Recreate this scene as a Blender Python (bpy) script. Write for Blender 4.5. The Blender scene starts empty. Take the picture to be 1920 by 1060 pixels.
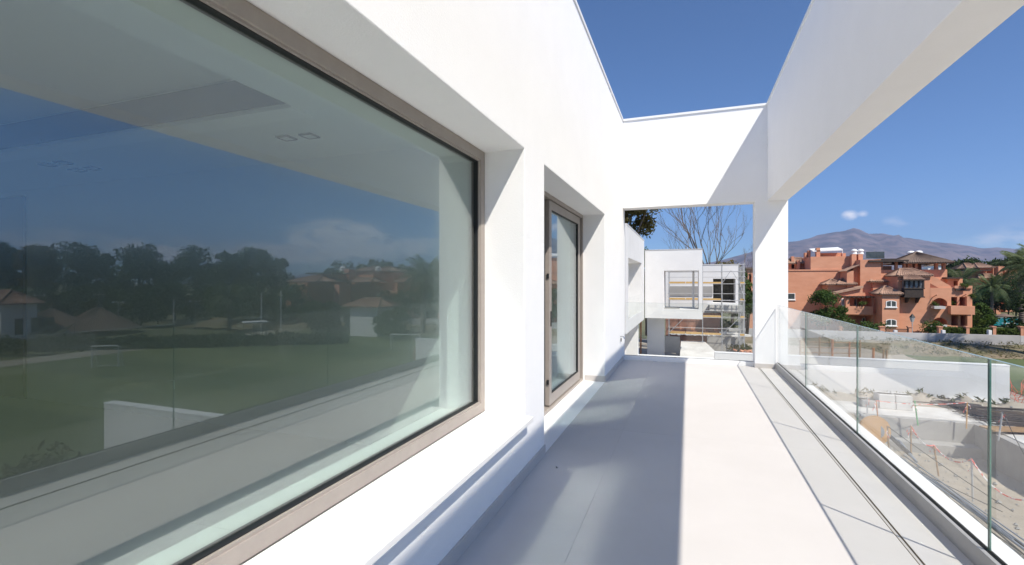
import bpy, math, random
import numpy as np
from mathutils import Vector, Matrix, noise as mnoise

# ------------------------------------------------------------------ camera, sky, sun, exposure
SC = bpy.context.scene
COL = SC.collection
F = 906.7
T = math.atan(330 / F)
S_, C_ = math.sin(T), math.cos(T)
EYE = 1.5
cam_d = bpy.data.cameras.new('camera')
cam_d.sensor_width = 36.0
cam_d.lens = 36.0 * F / 1920
cam_d.clip_start = 0.05
cam_d.clip_end = 30000
cam = bpy.data.objects.new('camera', cam_d)
cam.location = (0, 0, EYE)
cam.rotation_euler = (math.radians(90), 0, T)
COL.objects.link(cam)
SC.camera = cam

SUN = Vector((1.0, -0.95, 1.76)).normalized()          # direction towards the sun
EL = math.asin(SUN.z)
AZ = math.atan2(SUN.x, SUN.y)                          # clockwise from +Y
EXPOSURE = 0.87
SKY_STRENGTH = 0.080
SUN_STRENGTH = 3.4
HAZE_DENSITY = 1.0e-4


def dir_px(u, v, mir=False):
    k = (u - 960) / F
    d = Vector((-S_ + k * C_, C_ + k * S_, (530 - v) / F))
    if mir:
        d.x = -d.x
    return d.normalized()


world = bpy.data.worlds.new('World')
SC.world = world
world.use_nodes = True
nt = world.node_tree
nt.nodes.clear()
N = nt.nodes.new
L = nt.links.new
w_out = N('ShaderNodeOutputWorld')
w_bg = N('ShaderNodeBackground')
w_bg.inputs['Strength'].default_value = SKY_STRENGTH
L(w_bg.outputs[0], w_out.inputs[0])
sky = N('ShaderNodeTexSky')
sky.sky_type = 'NISHITA'
sky.sun_disc = False
sky.sun_elevation = EL
sky.sun_rotation = AZ
sky.altitude = 2500
sky.air_density = 1.0
sky.dust_density = 0.3
sky.ozone_density = 3.5
tc = N('ShaderNodeTexCoord')
nz = N('ShaderNodeTexNoise')
nz.inputs['Scale'].default_value = 26
nz.inputs['Detail'].default_value = 9
nz.inputs['Roughness'].default_value = 0.6
nmap = N('ShaderNodeMapping')
nmap.inputs['Scale'].default_value = (1, 1, 2.2)
L(tc.outputs['Generated'], nmap.inputs[0])
L(nmap.outputs[0], nz.inputs['Vector'])


def wmath(op, a, b=None, c=None):
    n = N('ShaderNodeMath')
    n.operation = op
    for i, x in enumerate((a, b, c)):
        if x is None:
            continue
        if isinstance(x, (int, float)):
            n.inputs[i].default_value = x
        else:
            L(x, n.inputs[i])
    return n.outputs[0]


total = None
# small puffs over the mountain, a cumulus bank to the east
PUFFS = [((1593, 404), 0, .011, .008, .9), ((1618, 401), 0, .007, .005, .55), ((1672, 414), 0, .012, .007, .38),
         ((1690, 420), 0, .010, .005, .3), ((1905, 452), 0, .07, .012, .28), ((1960, 440), 0, .06, .02, .35),
         ((640, 448), 1, .085, .034, 2.4), ((575, 478), 1, .10, .018, 1.2), ((480, 468), 1, .06, .016, 1.2),
         ((780, 462), 1, .05, .018, 1.4), ((730, 474), 1, .07, .018, 1.0), ((300, 470), 1, .07, .022, 1.0),
         ((420, 480), 1, .10, .018, .9), ((120, 460), 1, .08, .022, .8)]
for (uv, m, rx, rz, st) in PUFFS:
    d0 = dir_px(uv[0], uv[1], m)
    sub = N('ShaderNodeVectorMath')
    sub.operation = 'SUBTRACT'
    L(tc.outputs['Generated'], sub.inputs[0])
    sub.inputs[1].default_value = d0
    mul = N('ShaderNodeVectorMath')
    mul.operation = 'MULTIPLY'
    L(sub.outputs[0], mul.inputs[0])
    mul.inputs[1].default_value = (1 / rx, 1 / rx, 1 / rz)
    ln = N('ShaderNodeVectorMath')
    ln.operation = 'LENGTH'
    L(mul.outputs[0], ln.inputs[0])
    fall = wmath('SUBTRACT', 1.25, ln.outputs['Value'])
    fall = wmath('MAXIMUM', fall, 0.0)
    nn = wmath('SUBTRACT', nz.outputs[0], 0.34)
    nn = wmath('MULTIPLY', nn, 4.2 * st)
    nn = wmath('MAXIMUM', nn, 0.0)
    val = wmath('MULTIPLY', fall, nn)
    total = val if total is None else wmath('ADD', total, val)
total = wmath('MINIMUM', total, 0.85)
cmix = N('ShaderNodeMix')
cmix.data_type = 'RGBA'
L(total, cmix.inputs['Factor'])
stint = N('ShaderNodeMix')
stint.data_type = 'RGBA'
stint.blend_type = 'MULTIPLY'
stint.inputs['Factor'].default_value = 1
stint.inputs['B'].default_value = (.58, .83, 1.0, 1)
L(sky.outputs[0], stint.inputs['A'])
L(stint.outputs['Result'], cmix.inputs['A'])
cmix.inputs['B'].default_value = (9.0, 9.0, 9.3, 1)
L(cmix.outputs['Result'], w_bg.inputs['Color'])

sun_d = bpy.data.lights.new('sun', 'SUN')
sun_d.energy = SUN_STRENGTH
sun_d.angle = math.radians(0.53)
sun_d.color = (1.0, 0.938, 0.845)
sun = bpy.data.objects.new('sun', sun_d)
sun.rotation_euler = SUN.to_track_quat('Z', 'Y').to_euler()
sun.location = (30, -30, 50)
COL.objects.link(sun)

SC.view_settings.view_transform = 'Standard'
SC.view_settings.look = 'None'
SC.view_settings.exposure = EXPOSURE
SC.view_settings.gamma = 1
SC.view_settings.use_curve_mapping = False
SC.render.engine = 'CYCLES'
cy = SC.cycles
cy.max_bounces = 14
cy.diffuse_bounces = 10
cy.glossy_bounces = 6
cy.transparent_max_bounces = 32
cy.caustics_reflective = True
cy.blur_glossy = 0.0
cy.sample_clamp_indirect = 400
cy.use_adaptive_sampling = False
cy.use_guiding = True                     # the windows throw the sun back on to the shaded floor
cy.guiding_training_samples = 0
cy.surface_guiding_probability = 0.8
cy.use_denoising = True

# ------------------------------------------------------------------ helpers
rnd = random.Random(7)
nrs = np.random.RandomState(11)


def W(u, v, Y):
    k = (u - 960) / F
    a = Y / (C_ + k * S_)
    return ((-S_ + k * C_) * a, EYE + (530 - v) / F * a)


def WD(u, v, D, mir=False):
    k = (u - 960) / F
    x = (-S_ + k * C_) * D
    if mir:
        x = 2 * PANE - x
    return Vector((x, (C_ + k * S_) * D, EYE + (530 - v) / F * D))


def WG(u, v, z, mir=False):
    return WD(u, v, F * (EYE - z) / (v - 530), mir)


PANE = -1.55


class MB:
    def __init__(s):
        s.v, s.f = [], []

    def add(s, vs, fs):
        o = len(s.v)
        s.v += [tuple(x) for x in vs]
        s.f += [tuple(i + o for i in q) for q in fs]
        return s

    def box(s, x0, x1, y0, y1, z0, z1):
        vs = [(x, y, z) for z in (z0, z1) for y in (y0, y1) for x in (x0, x1)]
        return s.add(vs, [(0, 2, 3, 1), (4, 5, 7, 6), (0, 1, 5, 4), (2, 6, 7, 3), (0, 4, 6, 2), (1, 3, 7, 5)])

    def obox(s, c, sx, sy, sz, rz=0., tilt=0.):
        m = Matrix.Translation(c) @ Matrix.Rotation(rz, 4, 'Z') @ Matrix.Rotation(tilt, 4, 'Y')
        vs = [m @ Vector((x * sx / 2, y * sy / 2, z * sz / 2)) for z in (-1, 1) for y in (-1, 1) for x in (-1, 1)]
        return s.add(vs, [(0, 2, 3, 1), (4, 5, 7, 6), (0, 1, 5, 4), (2, 6, 7, 3), (0, 4, 6, 2), (1, 3, 7, 5)])

    def tube(s, pts, r, n=6, r1=None, cap=True):
        pts = [Vector(p) for p in pts]
        m = len(pts)
        o = len(s.v)
        for i, p in enumerate(pts):
            d = (pts[min(i + 1, m - 1)] - pts[max(i - 1, 0)])
            if d.length < 1e-9:
                d = Vector((0, 0, 1))
            d.normalize()
            a = d.cross(Vector((0, 0, 1)) if abs(d.z) < .9 else Vector((1, 0, 0))).normalized()
            b = d.cross(a)
            rr = r if r1 is None else r + (r1 - r) * i / max(1, m - 1)
            for k in range(n):
                t = 2 * math.pi * k / n
                s.v.append(tuple(p + a * (rr * math.cos(t)) + b * (rr * math.sin(t))))
        for i in range(m - 1):
            for k in range(n):
                q = (k + 1) % n
                s.f.append((o + i * n + k, o + i * n + q, o + (i + 1) * n + q, o + (i + 1) * n + k))
        if cap:
            s.f.append(tuple(o + k for k in range(n))[::-1])
            s.f.append(tuple(o + (m - 1) * n + k for k in range(n)))
        return s

    def lathe(s, c, prof, n=12):
        o = len(s.v)
        c = Vector(c)
        for (r, z) in prof:
            for k in range(n):
                t = 2 * math.pi * k / n
                s.v.append((c.x + r * math.cos(t), c.y + r * math.sin(t), c.z + z))
        for i in range(len(prof) - 1):
            for k in range(n):
                q = (k + 1) % n
                s.f.append((o + i * n + k, o + i * n + q, o + (i + 1) * n + q, o + (i + 1) * n + k))
        s.f.append(tuple(o + k for k in range(n))[::-1])
        s.f.append(tuple(o + (len(prof) - 1) * n + k for k in range(n)))
        return s

    def cells(s, xs, ys, zs, filled):
        """solid made of grid cells; only outer faces are emitted, verts shared"""
        idx = {}

        def vid(i, j, k):
            if (i, j, k) not in idx:
                idx[(i, j, k)] = len(s.v)
                s.v.append((xs[i], ys[j], zs[k]))
            return idx[(i, j, k)]
        nx, ny, nz_ = len(xs) - 1, len(ys) - 1, len(zs) - 1
        fl = {(i, j, k) for i in range(nx) for j in range(ny) for k in range(nz_)
              if filled((xs[i] + xs[i + 1]) / 2, (ys[j] + ys[j + 1]) / 2, (zs[k] + zs[k + 1]) / 2)}
        for (i, j, k) in fl:
            if (i - 1, j, k) not in fl:
                s.f.append((vid(i, j, k), vid(i, j, k + 1), vid(i, j + 1, k + 1), vid(i, j + 1, k)))
            if (i + 1, j, k) not in fl:
                s.f.append((vid(i + 1, j, k), vid(i + 1, j + 1, k), vid(i + 1, j + 1, k + 1), vid(i + 1, j, k + 1)))
            if (i, j - 1, k) not in fl:
                s.f.append((vid(i, j, k), vid(i + 1, j, k), vid(i + 1, j, k + 1), vid(i, j, k + 1)))
            if (i, j + 1, k) not in fl:
                s.f.append((vid(i, j + 1, k), vid(i, j + 1, k + 1), vid(i + 1, j + 1, k + 1), vid(i + 1, j + 1, k)))
            if (i, j, k - 1) not in fl:
                s.f.append((vid(i, j, k), vid(i, j + 1, k), vid(i + 1, j + 1, k), vid(i + 1, j, k)))
            if (i, j, k + 1) not in fl:
                s.f.append((vid(i, j, k + 1), vid(i + 1, j, k + 1), vid(i + 1, j + 1, k + 1), vid(i, j + 1, k + 1)))
        return s

    def build(s, name, m, parent=None, smooth=False, bevel=0):
        me = bpy.data.meshes.new(name)
        me.from_pydata(s.v, [], s.f)
        if smooth:
            me.polygons.foreach_set('use_smooth', [True] * len(me.polygons))
        me.materials.append(m)
        me.update()
        o = bpy.data.objects.new(name, me)
        COL.objects.link(o)
        if parent is not None:
            o.parent = parent
            pm = parent
            off = Vector((0, 0, 0))
            while pm is not None:
                off += pm.location
                pm = pm.parent
            if off.length > 0:
                me.transform(Matrix.Translation(-off))
        if bevel:
            b = o.modifiers.new('bevel', 'BEVEL')
            b.width = bevel
            b.segments = 2
            b.limit_method = 'ANGLE'
        return o


def box(name, m, parent, x0, x1, y0, y1, z0, z1, bevel=0):
    return MB().box(min(x0, x1), max(x0, x1), min(y0, y1), max(y0, y1), min(z0, z1), max(z0, z1)).build(name, m, parent, bevel=bevel)


def tag(o, label=None, cat=None, group=None, kind=None):
    if label:
        o['label'] = label
    if cat:
        o['category'] = cat
    if group:
        o['group'] = group
    if kind:
        o['kind'] = kind
    return o


def thing(name, loc, label, cat, group=None):
    o = bpy.data.objects.new(name, None)
    o.empty_display_size = .2
    o.location = loc
    COL.objects.link(o)
    return tag(o, label, cat, group)


def copy_tree(o, parent=None):
    c = o.copy()
    COL.objects.link(c)
    if parent is not None:
        c.parent = parent
    for ch in list(o.children):
        copy_tree(ch, c)
    return c


def fast_mesh(name, v, f, m, parent=None, smooth=False):
    """numpy verts (n,3), faces (k,q)"""
    v = np.asarray(v, dtype=np.float32)
    f = np.asarray(f, dtype=np.int32)
    if parent is not None:
        v = v - np.array(parent.location, dtype=np.float32)
    me = bpy.data.meshes.new(name)
    me.vertices.add(len(v))
    me.vertices.foreach_set('co', v.ravel())
    k, q = f.shape
    me.loops.add(k * q)
    me.loops.foreach_set('vertex_index', f.ravel())
    me.polygons.add(k)
    me.polygons.foreach_set('loop_start', np.arange(0, k * q, q, dtype=np.int32))
    me.polygons.foreach_set('loop_total', np.full(k, q, dtype=np.int32))
    if smooth:
        me.polygons.foreach_set('use_smooth', np.ones(k, dtype=bool))
    me.materials.append(m)
    me.update(calc_edges=True)
    me.validate()
    o = bpy.data.objects.new(name, me)
    COL.objects.link(o)
    if parent is not None:
        o.parent = parent
    return o


ORD = ['first', 'second', 'third', 'fourth', 'fifth', 'sixth', 'seventh', 'eighth', 'ninth', 'tenth', 'eleventh', 'twelfth', 'thirteenth',
       'fourteenth', 'fifteenth', 'sixteenth', 'seventeenth']


# ------------------------------------------------------------------ materials
def mat(name, col, rough=.85, col2=None, scale=4., bump=0., bscale=60., metal=0., detail=5., spec=.4, stretch=None, sharp=(.35, .65)):
    m = bpy.data.materials.new(name)
    m.use_nodes = True
    t = m.node_tree
    b = t.nodes['Principled BSDF']
    b.inputs['Roughness'].default_value = rough
    b.inputs['Metallic'].default_value = metal
    b.inputs['Specular IOR Level'].default_value = spec
    b.inputs['Base Color'].default_value = (*col, 1)
    co = t.nodes.new('ShaderNodeTexCoord')
    src = co.outputs['Object']
    if stretch:
        mp = t.nodes.new('ShaderNodeMapping')
        mp.inputs['Scale'].default_value = stretch
        t.links.new(src, mp.inputs[0])
        src = mp.outputs[0]
    if col2:
        n = t.nodes.new('ShaderNodeTexNoise')
        n.inputs['Scale'].default_value = scale
        n.inputs['Detail'].default_value = detail
        n.inputs['Roughness'].default_value = .65
        t.links.new(src, n.inputs['Vector'])
        mr = t.nodes.new('ShaderNodeMapRange')
        mr.inputs['From Min'].default_value = sharp[0]
        mr.inputs['From Max'].default_value = sharp[1]
        t.links.new(n.outputs[0], mr.inputs[0])
        mx = t.nodes.new('ShaderNodeMix')
        mx.data_type = 'RGBA'
        t.links.new(mr.outputs[0], mx.inputs['Factor'])
        mx.inputs['A'].default_value = (*col, 1)
        mx.inputs['B'].default_value = (*col2, 1)
        t.links.new(mx.outputs['Result'], b.inputs['Base Color'])
    if bump:
        n2 = t.nodes.new('ShaderNodeTexNoise')
        n2.inputs['Scale'].default_value = bscale
        n2.inputs['Detail'].default_value = 4
        t.links.new(co.outputs['Object'], n2.inputs['Vector'])
        bp = t.nodes.new('ShaderNodeBump')
        bp.inputs['Strength'].default_value = bump
        bp.inputs['Distance'].default_value = .01
        t.links.new(n2.outputs[0], bp.inputs['Height'])
        t.links.new(bp.outputs[0], b.inputs['Normal'])
    return m


def leaf_mat(name, col, col2, trans=.3):
    m = mat(name, col, .7, col2, .9, detail=3, spec=.2)
    t = m.node_tree
    b = t.nodes['Principled BSDF']
    tr = t.nodes.new('ShaderNodeBsdfTranslucent')
    tr.inputs['Color'].default_value = (col2[0] * 1.3, col2[1] * 1.4, col2[2], 1)
    mx = t.nodes.new('ShaderNodeMixShader')
    mx.inputs[0].default_value = trans
    t.links.new(b.outputs[0], mx.inputs[1])
    t.links.new(tr.outputs[0], mx.inputs[2])
    t.links.new(mx.outputs[0], t.nodes['Material Output'].inputs[0])
    return m


def glass_mat(name, tint, r0, gloss=(1, 1, 1), dirt=0., back=None):
    """architectural sheet glass: straight transmission plus Schlick mirror reflection on both faces"""
    m = bpy.data.materials.new(name)
    m.use_nodes = True
    t = m.node_tree
    t.nodes.clear()
    n = t.nodes.new
    l = t.links.new
    out = n('ShaderNodeOutputMaterial')
    geo = n('ShaderNodeNewGeometry')
    dot = n('ShaderNodeVectorMath')
    dot.operation = 'DOT_PRODUCT'
    l(geo.outputs['Normal'], dot.inputs[0])
    l(geo.outputs['Incoming'], dot.inputs[1])

    def mth(op, a, b):
        q = n('ShaderNodeMath')
        q.operation = op
        for i, x in enumerate((a, b)):
            if isinstance(x, (int, float)):
                q.inputs[i].default_value = x
            else:
                l(x, q.inputs[i])
        return q.outputs[0]
    ab = n('ShaderNodeMath')
    ab.operation = 'ABSOLUTE'
    l(dot.outputs['Value'], ab.inputs[0])
    one = mth('SUBTRACT', 1.0, ab.outputs[0])
    p5 = mth('POWER', one, 5.0)
    if back:          # the coated inner face: stronger, very slightly hazy reflection
        r0s = mth('ADD', mth('MULTIPLY', geo.outputs['Backfacing'], back[0] - r0), r0)
        p5 = mth('POWER', one, mth('SUBTRACT', 5.0, mth('MULTIPLY', geo.outputs['Backfacing'], 2.5)))
        fr = mth('ADD', mth('MULTIPLY', p5, mth('SUBTRACT', 1.0, r0s)), r0s)
    else:
        fr = mth('ADD', mth('MULTIPLY', p5, 1 - r0), r0)
    tr = n('ShaderNodeBsdfTransparent')
    tr.inputs[0].default_value = (*tint, 1)
    gl = n('ShaderNodeBsdfGlossy')
    gl.inputs['Color'].default_value = (*gloss, 1)
    gl.inputs['Roughness'].default_value = 0.01
    if back:
        l(mth('ADD', mth('MULTIPLY', geo.outputs['Backfacing'], back[1]), .01), gl.inputs['Roughness'])
    mx = n('ShaderNodeMixShader')
    l(fr, mx.inputs[0])
    l(tr.outputs[0], mx.inputs[1])
    l(gl.outputs[0], mx.inputs[2])
    last = mx.outputs[0]
    if dirt:
        df = n('ShaderNodeBsdfDiffuse')
        df.inputs[0].default_value = (.6, .6, .58, 1)
        co = n('ShaderNodeTexCoord')
        ns = n('ShaderNodeTexNoise')
        ns.inputs['Scale'].default_value = 3.
        ns.inputs['Detail'].default_value = 8
        l(co.outputs['Object'], ns.inputs['Vector'])
        k = mth('MULTIPLY', ns.outputs[0], dirt * 2)
        m2 = n('ShaderNodeMixShader')
        l(k, m2.inputs[0])
        l(last, m2.inputs[1])
        l(df.outputs[0], m2.inputs[2])
        last = m2.outputs[0]
    l(last, out.inputs[0])
    return m


STUCCO = mat('white_stucco', (.85, .845, .835), .9, (.83, .825, .815), 2.2, .13, 110)
STUCCO_FAR = mat('white_render_far', (.75, .745, .735), .9, (.69, .685, .675), .6, .1, 40)
INNER = mat('interior_paint', (.75, .75, .745), .9)
TILE = mat('floor_porcelain', (.585, .56, .535), .8, (.56, .535, .51), 1.3, .03, 240, spec=0)
STONE = mat('border_stone', (.61, .59, .565), .6, (.57, .55, .53), 2.2, .04, 200, spec=.3)
SILLM = mat('sill_stone', (.80, .79, .77), .6, (.77, .76, .74), 3., .03, 200)
SKIRT = mat('skirting_tile', (.56, .52, .49), .6, (.52, .49, .46), 3)
FRAME = mat('bronze_aluminium', (.34, .297, .262), .45, (.31, .27, .24), 9, spec=.5)
GASKET = mat('black_gasket', (.015, .016, .017), .6)
ALU = mat('grey_channel', (.42, .41, .40), .6, (.37, .365, .36), 5)
BRASS = mat('slot_drain', (.16, .12, .07), .6, (.07, .055, .035), 14)
CHROME = mat('chrome', (.6, .6, .6), .2, metal=1)
WGLASS = glass_mat('window_glass', (.85, .915, .89), .155, (.92, .975, .99), .003, (.19, .165))
BGLASS = glass_mat('balustrade_glass', (.968, .982, .975), .034, (1, 1, 1), .006)
TEDGE = mat('glass_edge_sunlit', (.34, .44, .42), .2, spec=.8)  # lighter than the side edges: sunlight on the top is in the colour
BEDGE = mat('glass_edge', (.05, .17, .13), .25, spec=.6)
FARGLASS = glass_mat('far_window_glass', (.35, .37, .38), .10)
TERRA = mat('terracotta_render', (.68, .34, .215), .95, (.60, .285, .175), .5, .1, 20, stretch=(1, 1, 2.5))
TERRA2 = mat('terracotta_trim', (.64, .32, .20), .9, (.56, .26, .165), 1.)
ROOFT = mat('clay_roof_tile', (.42, .27, .19), .9, (.24, .15, .11), 2.2, .2, 12)
THATCH = mat('brown_shingle', (.20, .14, .11), .95, (.13, .10, .08), 3, .3, 10)
WOODD = mat('dark_wood', (.035, .025, .022), .7, (.06, .045, .035), 4)
WHITEP = mat('white_paint', (.8, .8, .79), .6)
GREYR = mat('grey_wall_render', (.58, .565, .555), .95, (.48, .47, .46), .35, .15, 6, stretch=(1, 1, 3))
CONC = mat('raw_concrete', (.36, .35, .335), .95, (.29, .285, .275), .9, .2, 12)
CONCL = mat('light_concrete', (.68, .665, .635), .95, (.5, .48, .45), .8, .2, 12)
DIRT = mat('site_dirt', (.40, .35, .285), 1., (.30, .26, .21), .8, .6, 6, detail=9)
LAND = mat('dry_land', (.16, .15, .08), 1., (.09, .105, .05), .06, .3, 3, detail=8)
PITCH = mat('mown_grass', (.105, .132, .05), 1., (.08, .104, .04), .35, .5, 30, detail=8)
SCRUB = mat('scrub_soil', (.26, .20, .14), 1., (.13, .125, .06), .5, .6, 4, detail=9)
STEEL = mat('galvanised_steel', (.50, .50, .50), .5, (.40, .41, .42), 6, metal=.15)
RUST = mat('rusty_rebar', (.085, .06, .05), .8, (.05, .042, .04), 8)
PLANK = mat('orange_scaffold_board', (.62, .40, .15), .75, (.52, .33, .12), 3)
PROP = mat('orange_steel_prop', (.55, .22, .07), .6, (.4, .16, .06), 4)
BRICKM = mat('hollow_brick', (.36, .19, .13), .95, (.28, .15, .11), 2.)
STAKE = mat('timber_stake', (.40, .25, .13), .85, (.30, .19, .1), 6)
TAPE = mat('red_white_tape', (.75, .12, .08), .6, (.8, .78, .75), 5, sharp=(.48, .52))
NETO = mat('orange_safety_net', (.72, .13, .07), .7)
CABLE = mat('grey_conduit', (.33, .37, .42), .5, (.24, .27, .31), 3, metal=.3)
BLACKP = mat('black_pipe', (.03, .03, .032), .6)
GREENP = mat('green_plastic', (.03, .36, .10), .5)
ORANGEP = mat('ochre_board', (.62, .34, .12), .7, (.52, .28, .1), 4)
WATER = mat('pool_water', (.02, .36, .42), .08, (.03, .42, .46), .6, .15, 3, spec=.6)
BARK = mat('grey_bark', (.19, .155, .13), .95, (.12, .10, .085), 5)
BARKD = mat('brown_bark', (.10, .075, .055), .95, (.06, .045, .035), 5)
LEAF_E = leaf_mat('eucalyptus_leaf', (.075, .07, .024), (.13, .105, .03))
LEAF_D = leaf_mat('dark_leaf', (.025, .045, .016), (.05, .075, .022))
LEAF_G = leaf_mat('green_leaf', (.035, .075, .018), (.075, .12, .028))
LEAF_H = leaf_mat('hedge_leaf', (.05, .085, .02), (.10, .13, .03))
LEAF_P = leaf_mat('palm_leaf', (.055, .08, .035), (.11, .135, .06), .2)
LEAF_Y = leaf_mat('yellow_leaf', (.13, .11, .03), (.18, .14, .04))
LEAF_R = leaf_mat('purple_leaf', (.10, .03, .035), (.14, .05, .04))
ROCK = mat('mountain_rock', (.17, .135, .125), 1., (.06, .06, .055), .006, detail=12, sharp=(.42, .58))
LAMPG = mat('lamp_glass', (.6, .6, .58), .3)

# ------------------------------------------------------------------ setting: terrain
def terrain_h(x, y):
    t = min(1, max(0, (x - 12.6) / 3.0))
    h = -3.5 - 2.0 * t * t * (3 - 2 * t)
    t2 = min(1, max(0, (y - 44) / 14))
    h2 = h + (-5.5 - h) * t2
    return h2


def grid(name, xs, ys, fn, m, parent=None, smooth=True):
    v = [(x, y, fn(x, y)) for y in ys for x in xs]
    nx = len(xs)
    f = [(j * nx + i, j * nx + i + 1, (j + 1) * nx + i + 1, (j + 1) * nx + i)
         for j in range(len(ys) - 1) for i in range(nx - 1)]
    return fast_mesh(name, v, f, m, parent, smooth)


# far land sheet reaching the horizon
ring = [0] + [20 * 1.45 ** k for k in range(1, 17)]
vv, ff = [], []
NA = 72
for r in ring[1:]:
    for a in range(NA):
        t = 2 * math.pi * a / NA
        vv.append((r * math.cos(t), r * math.sin(t), -6.1 if r > 100 else -5.9))
for i in range(len(ring) - 2):
    for a in range(NA):
        b = (a + 1) % NA
        ff.append((i * NA + a, i * NA + b, (i + 1) * NA + b, (i + 1) * NA + a))
land = fast_mesh('land', vv, ff, LAND, smooth=True)
tag(land, kind='structure')

PX0, PX1, PY0, PY1 = 6.2, 9.4, 7.0, 21.4          # the basin being cast below the terrace


def site_h(x, y):
    h = terrain_h(x, y)
    n = mnoise.noise(Vector((x * .9, y * .9, 3.))) * .06 + mnoise.noise(Vector((x * 3.1, y * 3.1, 1.))) * .025
    if PX0 - .5 < x < PX1 + .06 and PY0 - .4 < y < PY1 + .06:
        k = min(1, max(0, (x - PX0 + .5) / 1.0)) * min(1, max(0, (y - PY0 + .4) / .8))
        h -= 1.0 * k * k * (3 - 2 * k)
    if 23.6 < y < 25.0 and 4 < x < 12.6:                 # spoil heaped along the garden wall
        h += .28 * max(0, 1 - abs(y - 24.6) / .8) * (1 + mnoise.noise(Vector((x * 1.7, y, 0))))
    return h + n


xs = list(np.arange(-14, 1.5, .8)) + list(np.arange(1.5, 13.6, .12)) + list(np.arange(13.6, 20, .5))
ys = list(np.arange(-24, 6, 1.0)) + list(np.arange(6, 27, .14)) + list(np.arange(27, 62.5, .8))
site = grid('building_site_ground', xs, ys, site_h, DIRT)
tag(site, kind='structure')

# football pitch, mown in stripes (each band its own strip of turf)
pitch = bpy.data.objects.new('pitch', None)
COL.objects.link(pitch)
tag(pitch, kind='structure')
PITCH2 = mat('mown_grass_light', (.145, .17, .066), 1., (.11, .135, .052), .35, .5, 30, detail=8)
for i in range(12):
    y0 = -26 + i * 7.0
    o = MB().add([(19.5, y0, -5.47), (50, y0, -5.47), (50, y0 + 7, -5.47), (19.5, y0 + 7, -5.47)], [(0, 1, 2, 3)])
    o.build('grass_band', PITCH if i % 2 else PITCH2, pitch)
PATHM = mat('pale_gravel', (.33, .30, .25), 1., (.25, .23, .19), 1.)
o = MB().add([(50, -30, -5.465), (54, -30, -5.465), (54, 60, -5.465), (50, 60, -5.465)], [(0, 1, 2, 3)]).build('path', PATHM)
tag(o, kind='structure')


def bank_h(x, y):
    return -5.6 + .9 * max(0, 1 - abs(y - 62.0) / 6) + .25 * mnoise.noise(Vector((x * .4, y * .4, 5)))


bank = grid('bank', list(np.arange(4, 75, 1.)), list(np.arange(55, 64.1, .7)), bank_h, SCRUB)
tag(bank, kind='structure')

# mountain range
RIDGE = [(1150, 520), (1250, 505), (1350, 488), (1430, 466), (1478, 453), (1500, 448), (1530, 440), (1562, 434), (1585, 431), (1600, 427),
         (1612, 429), (1630, 437), (1665, 441), (1700, 445), (1740, 450), (1780, 455), (1820, 461), (1842, 466), (1870, 463),
         (1920, 467), (2000, 470), (2150, 478), (2400, 490), (2800, 500), (3600, 510)]


def ridge_el(u):
    for (a, va), (b, vb) in zip(RIDGE, RIDGE[1:]):
        if a <= u <= b:
            v = va + (vb - va) * (u - a) / (b - a)
            return (530 - v) / F
    return .0


mv, mf = [], []
us = list(np.arange(1150, 2000, 5)) + list(np.arange(2000, 3600, 25))
rows = [.55, .60, .66, .71, .76, .81, .85, .89, .92, .95, .975, 1.0, 1.03, 1.08, 1.15, 1.25]
RM = 6000.
for j, q in enumerate(rows):
    for u in us:
        k = (u - 960) / F
        e = ridge_el(u)
        D = RM * q
        x, y = (-S_ + k * C_) * D, (C_ + k * S_) * D
        base = e * RM
        if q <= 1:
            pr = ((q - .55) / .45) ** 1.35
        else:
            pr = max(0, 1 - (q - 1) * 3.2)
        nz1 = mnoise.fractal(Vector((x / 420, y / 420, 2.3)), 1.0, 2.1, 6)
        rg = 1 - abs(mnoise.noise(Vector((x / 260, y / 900, 7.7)))) * 2
        amp = base * .16 * (1 if q < .97 else .25) * min(1, (q - .5) * 6)
        mv.append((x, y, -8 + base * pr + amp * (nz1 * .8 + rg * .5 - .2)))
nu = len(us)
for j in range(len(rows) - 1):
    for i in range(nu - 1):
        mf.append((j * nu + i, j * nu + i + 1, (j + 1) * nu + i + 1, (j + 1) * nu + i))
mountain = fast_mesh('mountains', mv, mf, ROCK, smooth=True)
tag(mountain, kind='structure')

# ------------------------------------------------------------------ the villa terrace
FX = -1.18        # facade plane
FR = -1.51        # frame front
YJ = 3.525        # right jamb of the big window
YD0, YD1 = 4.067, 7.34
ZS = 2.53         # soffit
ZT = 4.60         # parapet
YE = 9.48         # end frame front
YB = -7.0
villa = thing('white_villa', (0, 0, 0), 'white rendered villa with roof terrace frame, big picture window and sliding door', 'house')

xs_ = [-1.62, FX]
ys_ = [YB, -1.2, YJ, YD0, YD1, YE + .3]
zs_ = [-.4, 0, .44, ZS, ZT]


def fac(x, y, z):
    if -1.2 < y < YJ and .44 < z < ZS:
        return False
    if YD0 < y < YD1 and 0 < z < ZS:
        return False
    return True


MB().cells(xs_, ys_, zs_, fac).build('facade_wall', STUCCO, villa, bevel=.006)
# end frame: column + cross beam, long roof beam
MB().cells([FX + .002, 1.109, 1.625], [YE, YE + .3], [-.4, 2.926, ZT],
           lambda x, y, z: not (x < 1.109 and z < 2.926)).build('end_frame', STUCCO, villa, bevel=.006)
MB().box(1.304, 1.625, YB, YE - .002, 2.926, ZT).build('roof_beam', STUCCO, villa, bevel=.006)
cap = MB()
cap.box(1.289, 1.64, YB, YE - .03, ZT, ZT + .04)
cap.box(FX - .44, FX + .015, YB, YE - .03, ZT, ZT + .04)
cap.box(FX - .44, 1.64, YE - .02, YE + .315, ZT, ZT + .04)
cap.build('parapet_cap', WHITEP, villa)
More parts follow.
